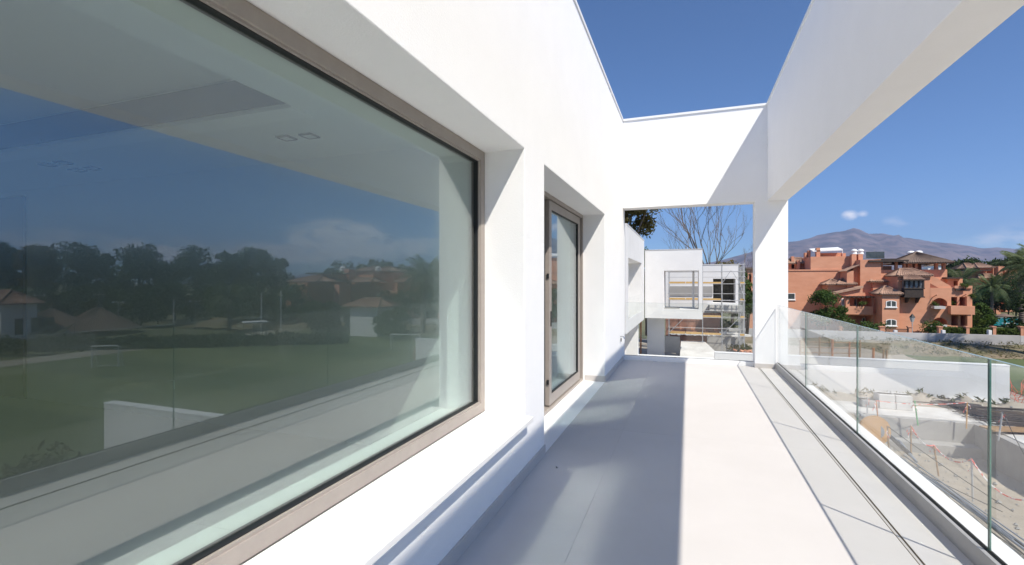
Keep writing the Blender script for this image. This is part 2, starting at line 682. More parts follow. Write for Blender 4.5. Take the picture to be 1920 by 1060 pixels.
# terrace slab, skirtings
MB().box(FX, 1.48, YB, YE + .3, -.40, -.02).build('slab', CONCL, villa)
for q in ((FX, FX + .012, YD1 + .0, YE, 0, .085), (FX - .30, FX + .012, YD1 - .012, YD1 - .001, 0, .085),
          (FX, FX + .012, YB, YD0, 0, .085), (1.109, 1.42, YE - .012, YE, 0, .075)):
    MB().box(*q).build('skirting', SKIRT, villa)

# interior rooms (seen dimly through the glass)
iw = MB()
iw.box(-9.2, -1.62, 3.74, 3.90, 0, 2.7)              # party wall between the rooms
iw.box(-9.36, -9.2, -4, 9.9, 0, 3.1)                  # back wall
iw.box(-9.2, -1.62, -4.16, -4.0, 0, 3.1)
iw.box(-9.2, -1.62, 9.6, 9.76, 0, 2.7)
iw.box(-1.9, -1.62, -4, -1.2, 0, 2.7)
iw.box(-1.9, -1.62, YJ + .10, 3.74, 0, 2.7)
iw.box(-1.9, -1.62, 3.9, YD0 - .06, 0, 2.7)
iw.box(-1.9, -1.62, YD1 + .06, 9.6, 0, 2.7)
iw.box(-1.9, -1.62, -1.2, YJ + .10, 2.50, 2.7)
iw.box(-1.9, -1.62, YD0 - .06, YD1 + .06, 2.5, 2.7)
iw.build('interior_wall', INNER, villa)
box('interior_floor', TILE, villa, -9.2, -1.62, -4, 9.6, -.12, -.004)
MB().box(-1.95, -1.625, -1.2, YJ + .1, -.003, .44).build('window_seat', INNER, villa)
# ceiling with a sunk tray
RX0, RX1, RY0, RY1 = -7.6, -2.53, -2.5, 2.57
MB().cells([-9.2, RX0, RX1, -1.62], [-4, RY0, RY1, 9.6], [2.7, 2.96],
           lambda x, y, z: not (RX0 < x < RX1 and RY0 < y < RY1)).build('ceiling', INNER, villa)
MB().box(RX0 + .3, RX1 - .002, RY1 - .012, RY1 - .001, 2.72, 2.94).build('painted_shade_strip', mat('painted_recess_shade', (.07, .075, .085), .9), villa)  # dark strip: shade of the tray's far face, painted in as colour
MB().box(-9.2, -1.62, -4, 9.6, 2.962, 3.1).build('upper_ceiling', INNER, villa)
tr_ = MB()
tr_.box(RX0, RX1, RY1 + .0, RY1 + .20, 2.688, 2.698)
tr_.build('ceiling_trim', WHITEP, villa)
MB().box(-9.36, -1.62, -4.16, 9.76, 3.12, 3.4).build('roof_slab', CONCL, villa)
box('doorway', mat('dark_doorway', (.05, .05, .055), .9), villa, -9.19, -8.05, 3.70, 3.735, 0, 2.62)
box('wall_panel', WHITEP, villa, -5.4, -5.32, 3.725, 3.738, .32, .42)


# picture window: frame, gasket, pane
win = bpy.data.objects.new('picture_window', None)
COL.objects.link(win)
win.parent = villa
WY0 = -1.2


def ring_frame(y0, y1, z0, z1, w, x0, x1):
    return MB().cells([x0, x1], [y0, y0 + w, y1 - w, y1], [z0, z0 + w, z1 - w, z1],
                      lambda x, y, z: not (y0 + w < y < y1 - w and z0 + w < z < z1 - w))


ring_frame(WY0 + .002, YJ - .002, .486, ZS - .002, .075, -1.60, FR).build('frame', FRAME, win, bevel=.004)
ring_frame(WY0 + .077, YJ - .077, .561, ZS - .077, .015, -1.59, FR - .022).build('gasket', GASKET, win)
ring_frame(WY0 + .0765, YJ - .0765, .5605, ZS - .0765, .012, -1.585, FR - .008).build('inner_frame', FRAME, win)
MB().box(PANE - .014, PANE + .0, WY0 + .09, YJ - .09, .575, ZS - .09).build('pane', WGLASS, win)

# outside stone sill in three slabs
sill = bpy.data.objects.new('window_sill', None)
COL.objects.link(sill)
sill.parent = villa
for (a, b) in ((-1.195, -.30), (-.297, 1.468), (1.471, YJ - .004)):
    m_ = MB()
    m_.add([(-1.505, a, .443), (-1.108, a, .443), (-1.108, b, .443), (-1.505, b, .443),
            (-1.505, a, .488), (-1.108, a, .478), (-1.108, b, .478), (-1.505, b, .488)],
           [(0, 3, 2, 1), (4, 5, 6, 7), (0, 1, 5, 4), (1, 2, 6, 5), (2, 3, 7, 6), (3, 0, 4, 7)])
    m_.build('sill_slab', SILLM, sill, bevel=.003)

# sliding door
door = bpy.data.objects.new('sliding_door', None)
COL.objects.link(door)
door.parent = villa
MB().cells([-1.70, FR], [YD0 + .002, YD0 + .05, YD1 - .045, YD1 - .002], [0, .035, ZS - .05, ZS - .002],
           lambda x, y, z: not (YD0 + .05 < y < YD1 - .045 and .035 < z < ZS - .05)).build('frame', FRAME, door, bevel=.003)
tr2 = MB()
tr2.box(-1.60, -1.596, YD0 + .05, YD1 - .045, .035, .05)
tr2.box(-1.64, -1.565, YD1 - .075, YD1 - .0452, .036, ZS - .051)
tr2.build('track', GASKET, door)


def sash(x0, x1, y0, y1, st, name='sash'):
    MB().cells([x0, x1], [y0, y0 + st, y1 - st, y1], [.05, .05 + .12, ZS - .06 - .10, ZS - .06],
               lambda x, y, z: not (y0 + st < y < y1 - st and .17 < z < ZS - .16)).build(name, FRAME, door, bevel=.003)
    xm = (x0 + x1) / 2
    ring_frame(y0 + st, y1 - st, .17, ZS - .16, .010, xm - .02, x1 - .006).build('gasket', GASKET, door)
    MB().box(xm - .007, xm + .007, y0 + st + .008, y1 - st - .008, .178, ZS - .168).build('pane', WGLASS, door)


sash(-1.585, -1.53, 5.49, 7.19, .10)
MB().box(-1.608, -1.588, 5.38, 5.47, .06, ZS - .07).build('brush_seal', GASKET, door)
sash(-1.665, -1.61, YD0 + .06, 5.59, .105)
h_ = MB()
h_.box(-1.531, -1.522, 5.535, 5.56, .98, 1.16)
h_.build('handle', GASKET, door)
for z_ in (.30, 1.55):
    MB().box(-1.56, -1.535, 5.476, 5.4895, z_, z_ + .055).build('catch', GASKET, door)

# ceiling downlights
def downlight(x, y, label):
    t_ = thing('ceiling_light', (x, y, 2.7), label, 'light', 'square downlights in the ceiling')
    ring = MB()
    ring.cells([x - .06, x - .045, x + .045, x + .06], [y - .06, y - .045, y + .045, y + .06], [2.688, 2.6995],
               lambda a, b, c: not (abs(a - x) < .045 and abs(b - y) < .045))
    ring.build('rim', GASKET, t_)
    MB().box(x - .045, x + .045, y - .045, y + .045, 2.69, 2.6995).build('lens', LAMPG, t_)


downlight(-3.12, 3.12, 'square downlight in the room ceiling, left of the pair nearest the window corner')
downlight(-2.90, 3.14, 'square downlight in the room ceiling, right of the pair nearest the window corner')
for i in range(2):
    for j in range(2):
        downlight(-6.1 + i * .25, 3.0 + j * .25, ('left' if i == 0 else 'right') + ' ' + ('front' if j == 0 else 'rear') + ' square downlight of the cluster of four deep in the room')

# floor slabs
tfl = bpy.data.objects.new('terrace_floor', None)
COL.objects.link(tfl)
tag(tfl, kind='structure')
g_ = .0007
MB().box(FX + .001, 1.42, YB, YE + .12, -.02, -.006).build('screed', mat('grout', (.50, .48, .455), .9), tfl)
xb = [FX, -.62, 1.155]
ycuts = [YB, -4.0, -1.0, 2.0, 5.0, 8.0, YE + .1]
for a, b in zip(xb, xb[1:]):
    for c, d in zip(ycuts, ycuts[1:]):
        box('floor_slab', TILE, tfl, a + g_, b - g_, c + g_, d - g_, -.006, 0)
yb2 = [YB, -4.6, -2.2, .2, 2.6, 5.0, 7.4, YE - .013]
for c, d in zip(yb2, yb2[1:]):
    box('border_slab', STONE, tfl, 1.187, 1.43, c + g_, d - g_, -.006, .0)
box('slot_drain', BRASS, tfl, 1.157, 1.185, YB, YE - .013, -.02, -.008)
sl = MB()
sl.box(1.157, 1.1605, YB, YE - .013, -.008, -.001)
sl.box(1.1815, 1.185, YB, YE - .013, -.008, -.001)
sl.build('drain_lip', BRASS, tfl)

# glass balustrades
XG = 1.46
bal = thing('glass_balustrade', (XG, 3, 0), 'long frameless glass balustrade along the right edge of the terrace', 'railing', 'frameless glass railings')
jy = [9.445 - 2.082 * i for i in range(9)]
for a, b in zip(jy, jy[1:]):
    p = MB().box(XG, XG + .017, b + .003, a - .003, .05, 1.105).build('glass_panel', BGLASS, bal)
    e = MB()
    e.box(XG + .001, XG + .016, b + .002, b + .003, .112, 1.105)
    MB().box(XG + .001, XG + .006, a - .003, a - .002, .112, 1.105).build('edge_seal', GASKET, p)
    MB().box(XG + .001, XG + .016, b + .003, a - .003, 1.1052, 1.1066).build('top_edge', TEDGE, p)
    e.build('polished_edge', BEDGE, p)
MB().box(1.431, 1.4545, YB, YE - .013, -.02, .108).build('base_channel', ALU, bal, bevel=.003)
MB().box(1.455, XG - .0005, YB, YE - .02, .06, .112).build('seal', GASKET, bal)
MB().box(XG + .0175, XG + .0215, YB, YE - .02, .06, .109).build('outer_seal', GASKET, bal)
MB().box(1.4825, 2.055, YB, YE + .3, -.60, -.30).build('coping', STUCCO, bal, bevel=.006)
MB().box(XG + .022, 1.482, YB, YE - .001, -.40, .10).build('outer_channel', ALU, bal)
bal2 = thing('glass_balustrade', (0, YE + .2, 0), 'short glass balustrade closing the opening at the far end of the terrace', 'railing', 'frameless glass railings')
p = MB().box(FX + .03, 1.09, YE + .205, YE + .222, .06, 1.105).build('glass_panel', BGLASS, bal2)
MB().box(FX + .03, 1.09, YE + .2055, YE + .2215, 1.1052, 1.1065).build('polished_edge', BEDGE, p)
MB().box(FX + .003, 1.107, YE + .13, YE + .20, -.015, .075).build('base_kerb', STUCCO, bal2, bevel=.003)
MB().box(FX + .003, 1.107, YE + .201, YE + .2045, .05, .082).build('seal', GASKET, bal2)
MB().box(FX + .003, 1.107, YE + .223, YE + .30, -.015, .070).build('outer_kerb', STUCCO, bal2)

# water tap + drain cap
tap = thing('wall_tap', (FX, 9.1, .48), 'small chrome tap stub on the white wall by the far corner', 'tap')
MB().lathe((FX + .001, 9.1, .44), [(.028, -.03), (.028, .03)], 10).build('rosette', CHROME, tap)
MB().tube([(FX + .001, 9.1, .5), (FX + .06, 9.1, .5), (FX + .075, 9.1, .46)], .012, 8).build('spout', CHROME, tap)
dcap = thing('floor_drain', (-1.0, 3.8, 0), 'small round drain cap in the shaded floor below the window', 'drain')
MB().lathe((-1.0, 3.8, .0005), [(.016, 0), (.016, .003), (.011, .005)], 14).build('ring', CHROME, dcap)
MB().lathe((-1.0, 3.8, .007), [(.007, 0), (.006, .002)], 10).build('plug', GASKET, dcap)
# ------------------------------------------------------------------ vegetation builders
def leaf_quads(clumps, size, rng, flat=.45, shell=.5):
    """clumps: (x,y,z,rx,ry,rz,n) -> verts, quads of small leaf sprays"""
    P = []
    for (x, y, z, rx, ry, rz, n) in clumps:
        d = rng.normal(size=(n, 3))
        d /= np.linalg.norm(d, axis=1)[:, None]
        r = shell + (1 - shell) * rng.rand(n) ** .7
        r *= 1 + .22 * np.sin(5 * d[:, 0] + x) * np.cos(4 * d[:, 1] + y) + .12 * rng.randn(n)
        P.append(np.array([x, y, z]) + d * r[:, None] * np.array([rx, ry, rz]))
    P = np.concatenate(P)
    n = len(P)
    a = rng.normal(size=(n, 3))
    a /= np.linalg.norm(a, axis=1)[:, None]
    b = rng.normal(size=(n, 3))
    b -= (a * b).sum(1)[:, None] * a
    b /= np.linalg.norm(b, axis=1)[:, None]
    s = size * (.55 + .9 * rng.rand(n))[:, None]
    a = a * s
    b = b * s * flat
    V = np.stack([P - a, P + b * .9 - a * .1, P + a, P - b * .9 + a * .1], 1).reshape(-1, 3)
    Q = np.arange(4 * n).reshape(n, 4)
    return V, Q


def crown_clumps(h, w, z0, k, n, rng, top=.75):
    """k clumps inside an uneven crown of width w between z0 and h"""
    out = []
    per = n // k
    for i in range(k):
        t = rng.rand()
        z = z0 + (h - z0) * (.12 + .80 * t)
        env = w / 2 * math.sqrt(max(.05, 1 - ((t - .42) / .62) ** 2))
        a = rng.rand() * 6.283
        q = env * math.sqrt(rng.rand()) * .8
        r = w * (.13 + .12 * rng.rand())
        out.append((q * math.cos(a), q * math.sin(a), z, r, r, r * top, per))
    return out


def tree(name, base, h, w, z0, label, cat='tree', group=None, leaf=None, bark=None, k=16, n=2600, size=.35, seed=1, r=.18, flat=.45):
    rng = np.random.RandomState(seed)
    base = Vector(base)
    t_ = thing(name, base, label, cat, group)
    cl = crown_clumps(h, w, z0, k, n, rng)
    V, Q = leaf_quads(cl, size, rng, flat)
    o = fast_mesh('crown', V + np.array(base), Q, leaf or LEAF_D, t_)
    tb_ = MB()
    top = base + Vector((rng.randn() * .05 * w, rng.randn() * .05 * w, z0 + (h - z0) * .55))
    mid = base.lerp(top, .5) + Vector((rng.randn() * .03 * h, rng.randn() * .03 * h, 0))
    tb_.tube([base, mid, top], r, 7, r * .45)
    for c in cl[:8]:
        e = base + Vector(c[:3])
        s0 = base.lerp(top, .45 + .4 * rng.rand())
        tb_.tube([s0, s0.lerp(e, .5) + Vector((0, 0, .15)), e], r * .35, 5, r * .12)
    tb_.build('trunk', bark or BARKD, t_, smooth=True)
    return t_


def shrub(name, base, w, h, label, cat='shrub', group=None, leaf=None, n=500, size=.16, seed=1, k=6, flat=.45):
    rng = np.random.RandomState(seed)
    base = Vector(base)
    t_ = thing(name, base, label, cat, group)
    cl = []
    for i in range(k):
        a = rng.rand() * 6.283
        q = w * .3 * math.sqrt(rng.rand())
        rr = w * (.2 + .12 * rng.rand())
        cl.append((q * math.cos(a), q * math.sin(a), h * (.3 + .45 * rng.rand()), rr, rr, h * .28, n // k))
    V, Q = leaf_quads(cl, size, rng, flat, .35)
    fast_mesh('foliage', V + np.array(base), Q, leaf or LEAF_G, t_)
    s_ = MB()
    for c in cl[:5]:
        s_.tube([base, base + Vector(c[:3])], .03, 5, .012)
    s_.build('stem', BARKD, t_)
    return t_


def frond_mesh(name, ln, droop, seed):
    rng = random.Random(seed)
    m_ = MB()
    pts = []
    for i in range(9):
        t = i / 8
        pts.append(Vector((ln * t * (1 - .18 * t), 0, ln * (.55 * t - droop * t * t))))
    m_.tube(pts, .03, 4, .008)
    K = 30
    for i in range(2, K):
        t = i / K
        j = min(7, int(t * 8))
        p = pts[j].lerp(pts[j + 1], t * 8 - j)
        d = (pts[j + 1] - pts[j]).normalized()
        ll = ln * .26 * math.sin(math.pi * (.12 + .80 * t)) + .05
        for s in (-1, 1):
            e = p + Vector((d.x * ll * .55, s * ll * .75, d.z * ll * .5 - ll * (.25 + .25 * rng.random())))
            wv = d * (.035 + .02 * rng.random())
            m_.add([p - wv, p + wv, e], [(0, 1, 2)])
    me = bpy.data.meshes.new(name)
    me.from_pydata(m_.v, [], m_.f)
    me.materials.append(LEAF_P)
    return me


def palm(base, h, nf, ln, label, seed=1, r=.2, group='palms among the terracotta houses'):
    rng = random.Random(seed)
    base = Vector(base)
    t_ = thing('palm_tree', base, label, 'palm tree', group)
    top = base + Vector((rng.uniform(-.3, .3), rng.uniform(-.3, .3), h))
    m_ = MB()
    m_.tube([base, base.lerp(top, .5) + Vector((.1, 0, 0)), top], r * 1.2, 9, r)
    for i in range(int(h / .25)):
        p = base.lerp(top, i * .25 / h)
        m_.tube([p, p + Vector((0, 0, .09))], r * 1.25, 9, r * 1.05)
    m_.build('trunk', BARK, t_)
    ms = [frond_mesh('frond', ln, dr, seed + i) for i, dr in enumerate((.35, .75, 1.15))]
    for i in range(nf):
        q = i / nf
        me = ms[0] if q < .3 else ms[1] if q < .7 else ms[2]
        o = bpy.data.objects.new('frond', me)
        COL.objects.link(o)
        o.parent = t_
        o.location = top - base
        o.rotation_euler = (rng.uniform(-.2, .2), -.75 + 1.05 * q + rng.uniform(-.1, .1), i * 2.399 + rng.uniform(-.2, .2))
        s = rng.uniform(.85, 1.1)
        o.scale = (s, s, s)
    return t_


def bare_tree(base, h, label, seed, spread=.5, r=.16, group='bare winter trees behind the scaffold', lean=0.):
    rng = random.Random(seed)
    base = Vector(base)
    t_ = thing('bare_tree', base, label, 'tree', group)
    trunk, twigs = MB(), MB()

    def grow(p, d, ln, rr, lv):
        pts = [p]
        q = p
        for i in range(3):
            d = (d + Vector((rng.gauss(0, .17), rng.gauss(0, .17), .04))).normalized()
            q = q + d * ln / 3
            pts.append(q)
        (trunk if lv < 2 else twigs).tube(pts, rr, 5 if lv < 2 else 3, rr * .62, cap=False)
        if lv >= 6:
            return
        nb = (rng.choice((2, 3)) if lv < 4 else 3) if lv else 4
        for i in range(nb):
            a = rng.uniform(0, 6.283)
            s = spread * rng.uniform(.6, 1.25)
            d2 = (d + Vector((math.cos(a) * s, math.sin(a) * s, .12 + .1 * rng.random()))).normalized()
            f = rng.uniform(.52, .8)
            st = pts[-1] if i < 2 else pts[2]
            grow(st, d2, ln * f, rr * .58, lv + 1)
    grow(base, Vector((lean, 0, 1)).normalized(), h * .36, r, 0)
    trunk.build('trunk', BARK, t_, smooth=True)
    tag(twigs.build('branches', BARK, t_), kind='stuff')
    return t_


# ------------------------------------------------------------------ building site below the terrace
gwall = thing('garden_wall', (8, 25.2, -3.5), 'long low white garden wall across the site, sunlit at its left part', 'wall', 'white boundary walls between the plots')
MB().box(1.2, 12.15, 25.1, 25.4, -3.7, -1.87).build('wall', STUCCO_FAR, gwall, bevel=.01)
MB().box(1.2, 12.16, 25.09, 25.41, -1.868, -1.83).build('coping', WHITEP, gwall)
gwall2 = thing('garden_wall', (9, 8.8, -3.5), 'short white garden wall below the terrace, mirrored in the big window', 'wall', 'white boundary walls between the plots')
MB().box(5.9, 12.15, 8.75, 9.0, -3.7, -1.87).build('wall', STUCCO_FAR, gwall2, bevel=.01)
MB().box(5.9, 12.16, 8.74, 9.01, -1.868, -1.83).build('coping', WHITEP, gwall2)

basin = thing('pool_basin', (PX1, PY1, -3.5), 'raw concrete basin of an unfinished pool below the terrace', 'pool')
MB().box(PX0 - .3, PX1 + .25, PY1, PY1 + .28, -4.9, -3.44).build('back_wall', CONC, basin, bevel=.015)
MB().box(PX1, PX1 + .25, PY0 - .4, PY1 - .002, -4.9, -3.45).build('side_wall', CONC, basin, bevel=.015)
MB().box(PX0 + .05, PX1 - .02, PY1 - .55, PY1 - .004, -4.9, -4.15).build('bench', CONC, basin, bevel=.01)
apron = MB().cells([PX0 - 1.4, PX1 + .252, PX1 + 1.1], [12.0, PY1 + .282, 23.6], [-3.62, -3.42],
                   lambda x, y, z: y > PY1 + .282 or x > PX1 + .25)
apron.build('concrete_apron', CONCL, basin, bevel=.01)


def stake(u, v0, v1, label, m=STAKE, z=-3.5, lean=.05, ribbon=True):
    b = WG(u, v1, z)
    D = F * (EYE - z) / (v1 - 530)
    hh = (v1 - v0) / F * D
    t_ = thing('marker_stake', b, label, 'stake', 'marker stakes around the pool excavation')
    tp = b + Vector((lean, .02, hh))
    MB().tube([b - Vector((0, 0, .15)), tp], .022, 6).build('post', m, t_)
    if ribbon:
        rb = MB()
        for k in range(3):
            a = rnd.uniform(0, 6.28)
            q = tp - Vector((0, 0, .06 + .07 * k))
            rb.tube([q, q + Vector((.07 * math.cos(a), .07 * math.sin(a), -.05)), q + Vector((.10 * math.cos(a + .5), .1 * math.sin(a + .5), -.16))], .014, 4)
        rb.build('ribbon', TAPE, t_)
    return tp


STK = [(1668, 800, 858, 'timber stake with a red ribbon at the left edge of the pool site', STAKE, -3.5),
       (1708, 798, 848, 'short timber stake with tape beside the metal pipes', STAKE, -3.6),
       (1760, 836, 884, 'leaning timber stake holding the tape over the sandy pool floor', STAKE, -4.2),
       (1824, 862, 930, 'grey stake nearest the terrace holding the sagging tape', STEEL, -4.2),
       (1812, 755, 796, 'yellow stake wrapped in red tape at the pool corner', ORANGEP, -3.42),
       (1872, 772, 818, 'grey stake with a white tag on the right pool rim', STEEL, -3.42),
       (1721, 752, 790, 'green stake on the pale slab behind the pool', GREENP, -3.42),
       (1648, 752, 795, 'thin orange stake in front of the white block', PROP, -3.45),
       (1626, 745, 780, 'thin grey stake left of the white block', STEEL, -3.5)]
tops = [stake(*s[:3], s[3], s[4], s[5], rnd.uniform(-.12, .12)) for s in STK]


def rope(a, b, sag, m, name, label, cat, r=.014, group=None):
    pts = [a.lerp(b, i / 12) - Vector((0, 0, sag * 4 * (i / 12) * (1 - i / 12))) for i in range(13)]
    return tag(MB().tube(pts, r, 5).build(name, m), label, cat, group)


rope(tops[1], tops[2], .22, TAPE, 'barrier_tape', 'red and white tape from the short stake to the leaning stake', 'tape', .018, 'barrier tape on the stakes')
rope(tops[2], tops[3], .25, TAPE, 'barrier_tape', 'sagging red and white tape running to the grey stake nearest the terrace', 'tape', .018, 'barrier tape on the stakes')
rope(tops[3], WG(1925, 985, -4.3) + Vector((0, 0, .6)), .3, TAPE, 'barrier_tape', 'red and white tape leaving the picture at the right', 'tape', .018, 'barrier tape on the stakes')
rope(tops[4], tops[7], .1, TAPE, 'barrier_tape', 'tight red tape along the back of the pool', 'tape', .012, 'barrier tape on the stakes')
rope(tops[0], WG(1900, 960, -4.2), .05, BLACKP, 'guide_wire', 'thin dark wire slanting across the pool floor, upper one', 'wire', .011, 'wires across the pool')
rope(WG(1655, 850, -3.5), WG(1880, 960, -4.3), .02, BLACKP, 'guide_wire', 'thin dark wire slanting across the pool floor, lower one', 'wire', .011, 'wires across the pool')
rope(tops[5], WG(1925, 860, -3.4), .05, BLACKP, 'guide_wire', 'thin dark wire along the right pool rim', 'wire', .011, 'wires across the pool')

# bundle of conduits lying along the terrace edge
for i in range(16):
    u0, v0 = 1676 + rnd.uniform(-10, 22), 860 + rnd.uniform(-6, 8)
    a = WG(u0, v0, -3.45 + .03 * (i % 4))
    ln = rnd.uniform(4.2, 6.4)
    ang = math.radians(rnd.uniform(-89.5, -85.5))
    b = a + Vector((math.cos(ang) * ln, math.sin(ang) * ln, rnd.uniform(-.05, .08)))
    mid = a.lerp(b, .5) + Vector((rnd.uniform(-.12, .12), 0, rnd.uniform(-.02, .05)))
    tag(MB().tube([a, a.lerp(mid, .5), mid, mid.lerp(b, .5), b], .016 + .008 * (i % 3 == 0), 6).build('metal_pipe', CABLE if i % 4 else BLACKP),
        'thin grey metal conduit in the loose bundle lying beside the terrace' if i % 4 else 'thin black plastic conduit in the loose bundle lying beside the terrace', 'pipe', 'conduits lying along the terrace edge')
for i in range(4):
    a = WG(1610 + 7 * i, 775 + 8 * i, -3.44)
    b = WG(1700 + 6 * i, 845 + 7 * i, -3.42)
    tag(MB().tube([a, a.lerp(b, .5) + Vector((.08 * i, 0, .03)), b], .06 if i == 1 else .035, 8).build('drain_pipe', BLACKP if i == 1 else CABLE),
        ['grey drain pipe left of the black one', 'thick black drain pipe lying in the site', 'grey drain pipe right of the black one', 'grey drain pipe nearest the pool'][i],
        'pipe', 'drain pipes lying in the site')

spool = thing('cable_spool', WG(1640, 832, -3.5), 'ochre wooden cable drum standing on edge beside the terrace', 'cable drum')
c_ = WG(1640, 832, -3.5) + Vector((0, 0, .42))
for k, dx in enumerate((-.16, .12)):
    m_ = MB()
    for yy in (0, .035):
        m_.v += [(c_.x + dx * .3 + .42 * math.cos(t * math.pi / 10), c_.y + dx + yy, c_.z + .42 * math.sin(t * math.pi / 10)) for t in range(20)]
    m_.f.append(tuple(range(19, -1, -1)))
    m_.f.append(tuple(range(20, 40)))
    m_.f += [(t, (t + 1) % 20, 20 + (t + 1) % 20, 20 + t) for t in range(20)]
    m_.build('flange', ORANGEP, spool)
MB().tube([c_ + Vector((-.03, -.125, 0)), c_ + Vector((.03, .118, 0))], .24, 14).build('core', CABLE, spool)

blk = thing('block_stack', WG(1650, 766, -3.42), 'stack of pale blocks on the slab behind the pool', 'block stack')
b0 = WG(1652, 764, -3.42)
for k in range(3):
    for j in range(2):
        MB().obox(b0 + Vector((-.42 + .55 * k, .18 * j, .14 + .0)), .53, .5, .27, rnd.uniform(-.04, .04)).build('block', CONC if k == 0 else CONCL, blk, bevel=.015)
        if k:
            MB().obox(b0 + Vector((-.42 + .55 * k, .18 * j, .415)), .52, .48, .26, rnd.uniform(-.05, .05)).build('block', CONCL, blk, bevel=.015)

# rebar mats and formwork right of the pool
for i, (u, v, w_, h_2, n_, lab) in enumerate([(1715, 752, 2.6, .9, 16, 'low rusty heap of rebar behind the pool, left one'),
                                              (1775, 748, 2.0, .9, 14, 'dark rebar mat behind the pool, middle one'),
                                              (1880, 782, 2.6, 1.6, 26, 'dark stacked rebar mats at the right pool rim'),
                                              (1925, 800, 2.4, 1.8, 22, 'dark rebar mats at the right edge of the picture')]):
    c_ = WG(u, v, -3.42)
    m_ = MB()
    for k in range(n_):
        y_ = -h_2 / 2 + h_2 * k / n_
        zz = .03 + .22 * rnd.random() * (i > 1) + .05 * rnd.random()
        m_.tube([c_ + Vector((-w_ / 2 + rnd.uniform(-.2, .2), y_, zz)), c_ + Vector((w_ / 2 + rnd.uniform(-.2, .2), y_ + rnd.uniform(-.25, .25), zz + rnd.uniform(-.02, .04)))], .017, 4)
    for k in range(7):
        x_ = -w_ / 2 + w_ * k / 6.5
        m_.tube([c_ + Vector((x_, -h_2 / 2, .06)), c_ + Vector((x_ + rnd.uniform(-.1, .1), h_2 / 2, .09))], .017, 4)
    o = m_.build('rebar_pile', RUST)
    tag(o, lab, 'rebar', 'rebar around the pool')
for i, (u, v, lab) in enumerate([(1792, 757, 'dark formwork board lying flat behind the pool'), (1822, 750, 'pale formwork board lying behind the pool corner'),
                                 (1895, 805, 'brown formwork board on the rebar at the right'), (1905, 775, 'sandy brown formwork board near the wall end')]):
    o = MB().obox(WG(u, v, -3.3), 1.5, .5, .05, rnd.uniform(-.8, .3)).build('formwork_board', [RUST, CONCL, STAKE, STAKE][i])
    tag(o, lab, 'board', 'formwork boards around the pool')


def net(c, w_, h_3, lab):
    m_ = MB()
    nx, nz2 = 9, 6
    pts = {}
    for i in range(nx):
        for k in range(nz2):
            pts[i, k] = Vector(c) + Vector((w_ * (i / (nx - 1) - .5), .15 * math.sin(i * 1.7 + k), h_3 * k / (nz2 - 1) * (.7 + .3 * math.sin(i * 1.1 + 1))))
    for i in range(nx):
        m_.tube([pts[i, k] for k in range(nz2)], .012, 3, cap=False)
    for k in range(nz2):
        m_.tube([pts[i, k] for i in range(nx)], .012, 3, cap=False)
    tag(m_.build('safety_net', NETO), lab, 'safety net', 'orange safety nets')


net(WG(1742, 735, -3.3), 1.3, .35, 'crumpled orange safety net at the foot of the garden wall')
net(WG(1912, 756, -4.5), 1.0, 1.3, 'orange safety net hanging beside the pitch at the right edge')

# low timber railings and posts beyond the garden wall
for i, u in enumerate((1500, 1509, 1536, 1560, 1592, 1612, 1637, 1656, 1662)):
    c_ = WG(u, 676, -3.5)
    h_4 = [1.3, 1.4, 1.5, 1.35, 1.2, 1.3, .8, .7, .65][i]
    o = MB().tube([c_, c_ + Vector((.02, 0, h_4))], .05 if i % 3 else .07, 6).build('timber_post', PROP if i in (1, 3, 4, 6) else STAKE)
    tag(o, ORD[i] + ' timber post from the left in the row beyond the garden wall', 'post', 'timber posts beyond the garden wall')
for i in range(3):
    a, b = WG(1497, 676, -3.5) + Vector((0, 0, .5 + .35 * i)), WG(1612, 676, -3.5) + Vector((0, 0, .45 + .33 * i))
    tag(MB().tube([a, b], .03, 5).build('timber_rail', STAKE), ['lowest', 'middle', 'topmost'][i] + ' timber rail between the posts beyond the garden wall', 'rail', 'timber rails')

# rubble: loose stones scattered on the dirt
V, Q = [], []
rs = np.random.RandomState(3)
stones = MB()
for i in range(900):
    x, y = rs.uniform(4.2, 12), rs.uniform(7, 25)
    if PX1 - .1 < x < PX1 + 1.2 or (PY1 - .1 < y < 23.6 and x > PX0 - 1.4) or 8.6 < y < 9.2:
        continue
    r = .02 + .07 * rs.rand() ** 3
    z = site_h(x, y)
    c_ = Vector((x, y, z + r * .3))
    stones.add([c_ + Vector(p) * r for p in ((1, .2, 0), (-.4, .9, .1), (-.8, -.7, 0), (.3, -1, .2), (.1, 0, .8), (0, 0, -.6))],
               [(0, 1, 4), (1, 2, 4), (2, 3, 4), (3, 0, 4), (1, 0, 5), (2, 1, 5), (3, 2, 5), (0, 3, 5)])
tag(stones.build('rubble', CONC), kind='stuff')
# tufts of dry weeds on the bank and around the site
rs = np.random.RandomState(5)
cl = []
for i in range(420):
    x, y = rs.uniform(14, 45), rs.uniform(56.5, 63.5)
    cl.append((x, y, bank_h(x, y) + .15, .35, .3, .28, 9))
for i in range(60):
    x, y = rs.uniform(4, 12), rs.uniform(24.2, 25.0)
    cl.append((x, y, site_h(x, y) + .08, .12, .1, .12, 6))
V, Q = leaf_quads(cl, .13, rs, .25, .2)
WEED = leaf_mat('dry_weed', (.16, .12, .06), (.08, .10, .035))
tag(fast_mesh('weeds', V, Q, WEED), kind='stuff')
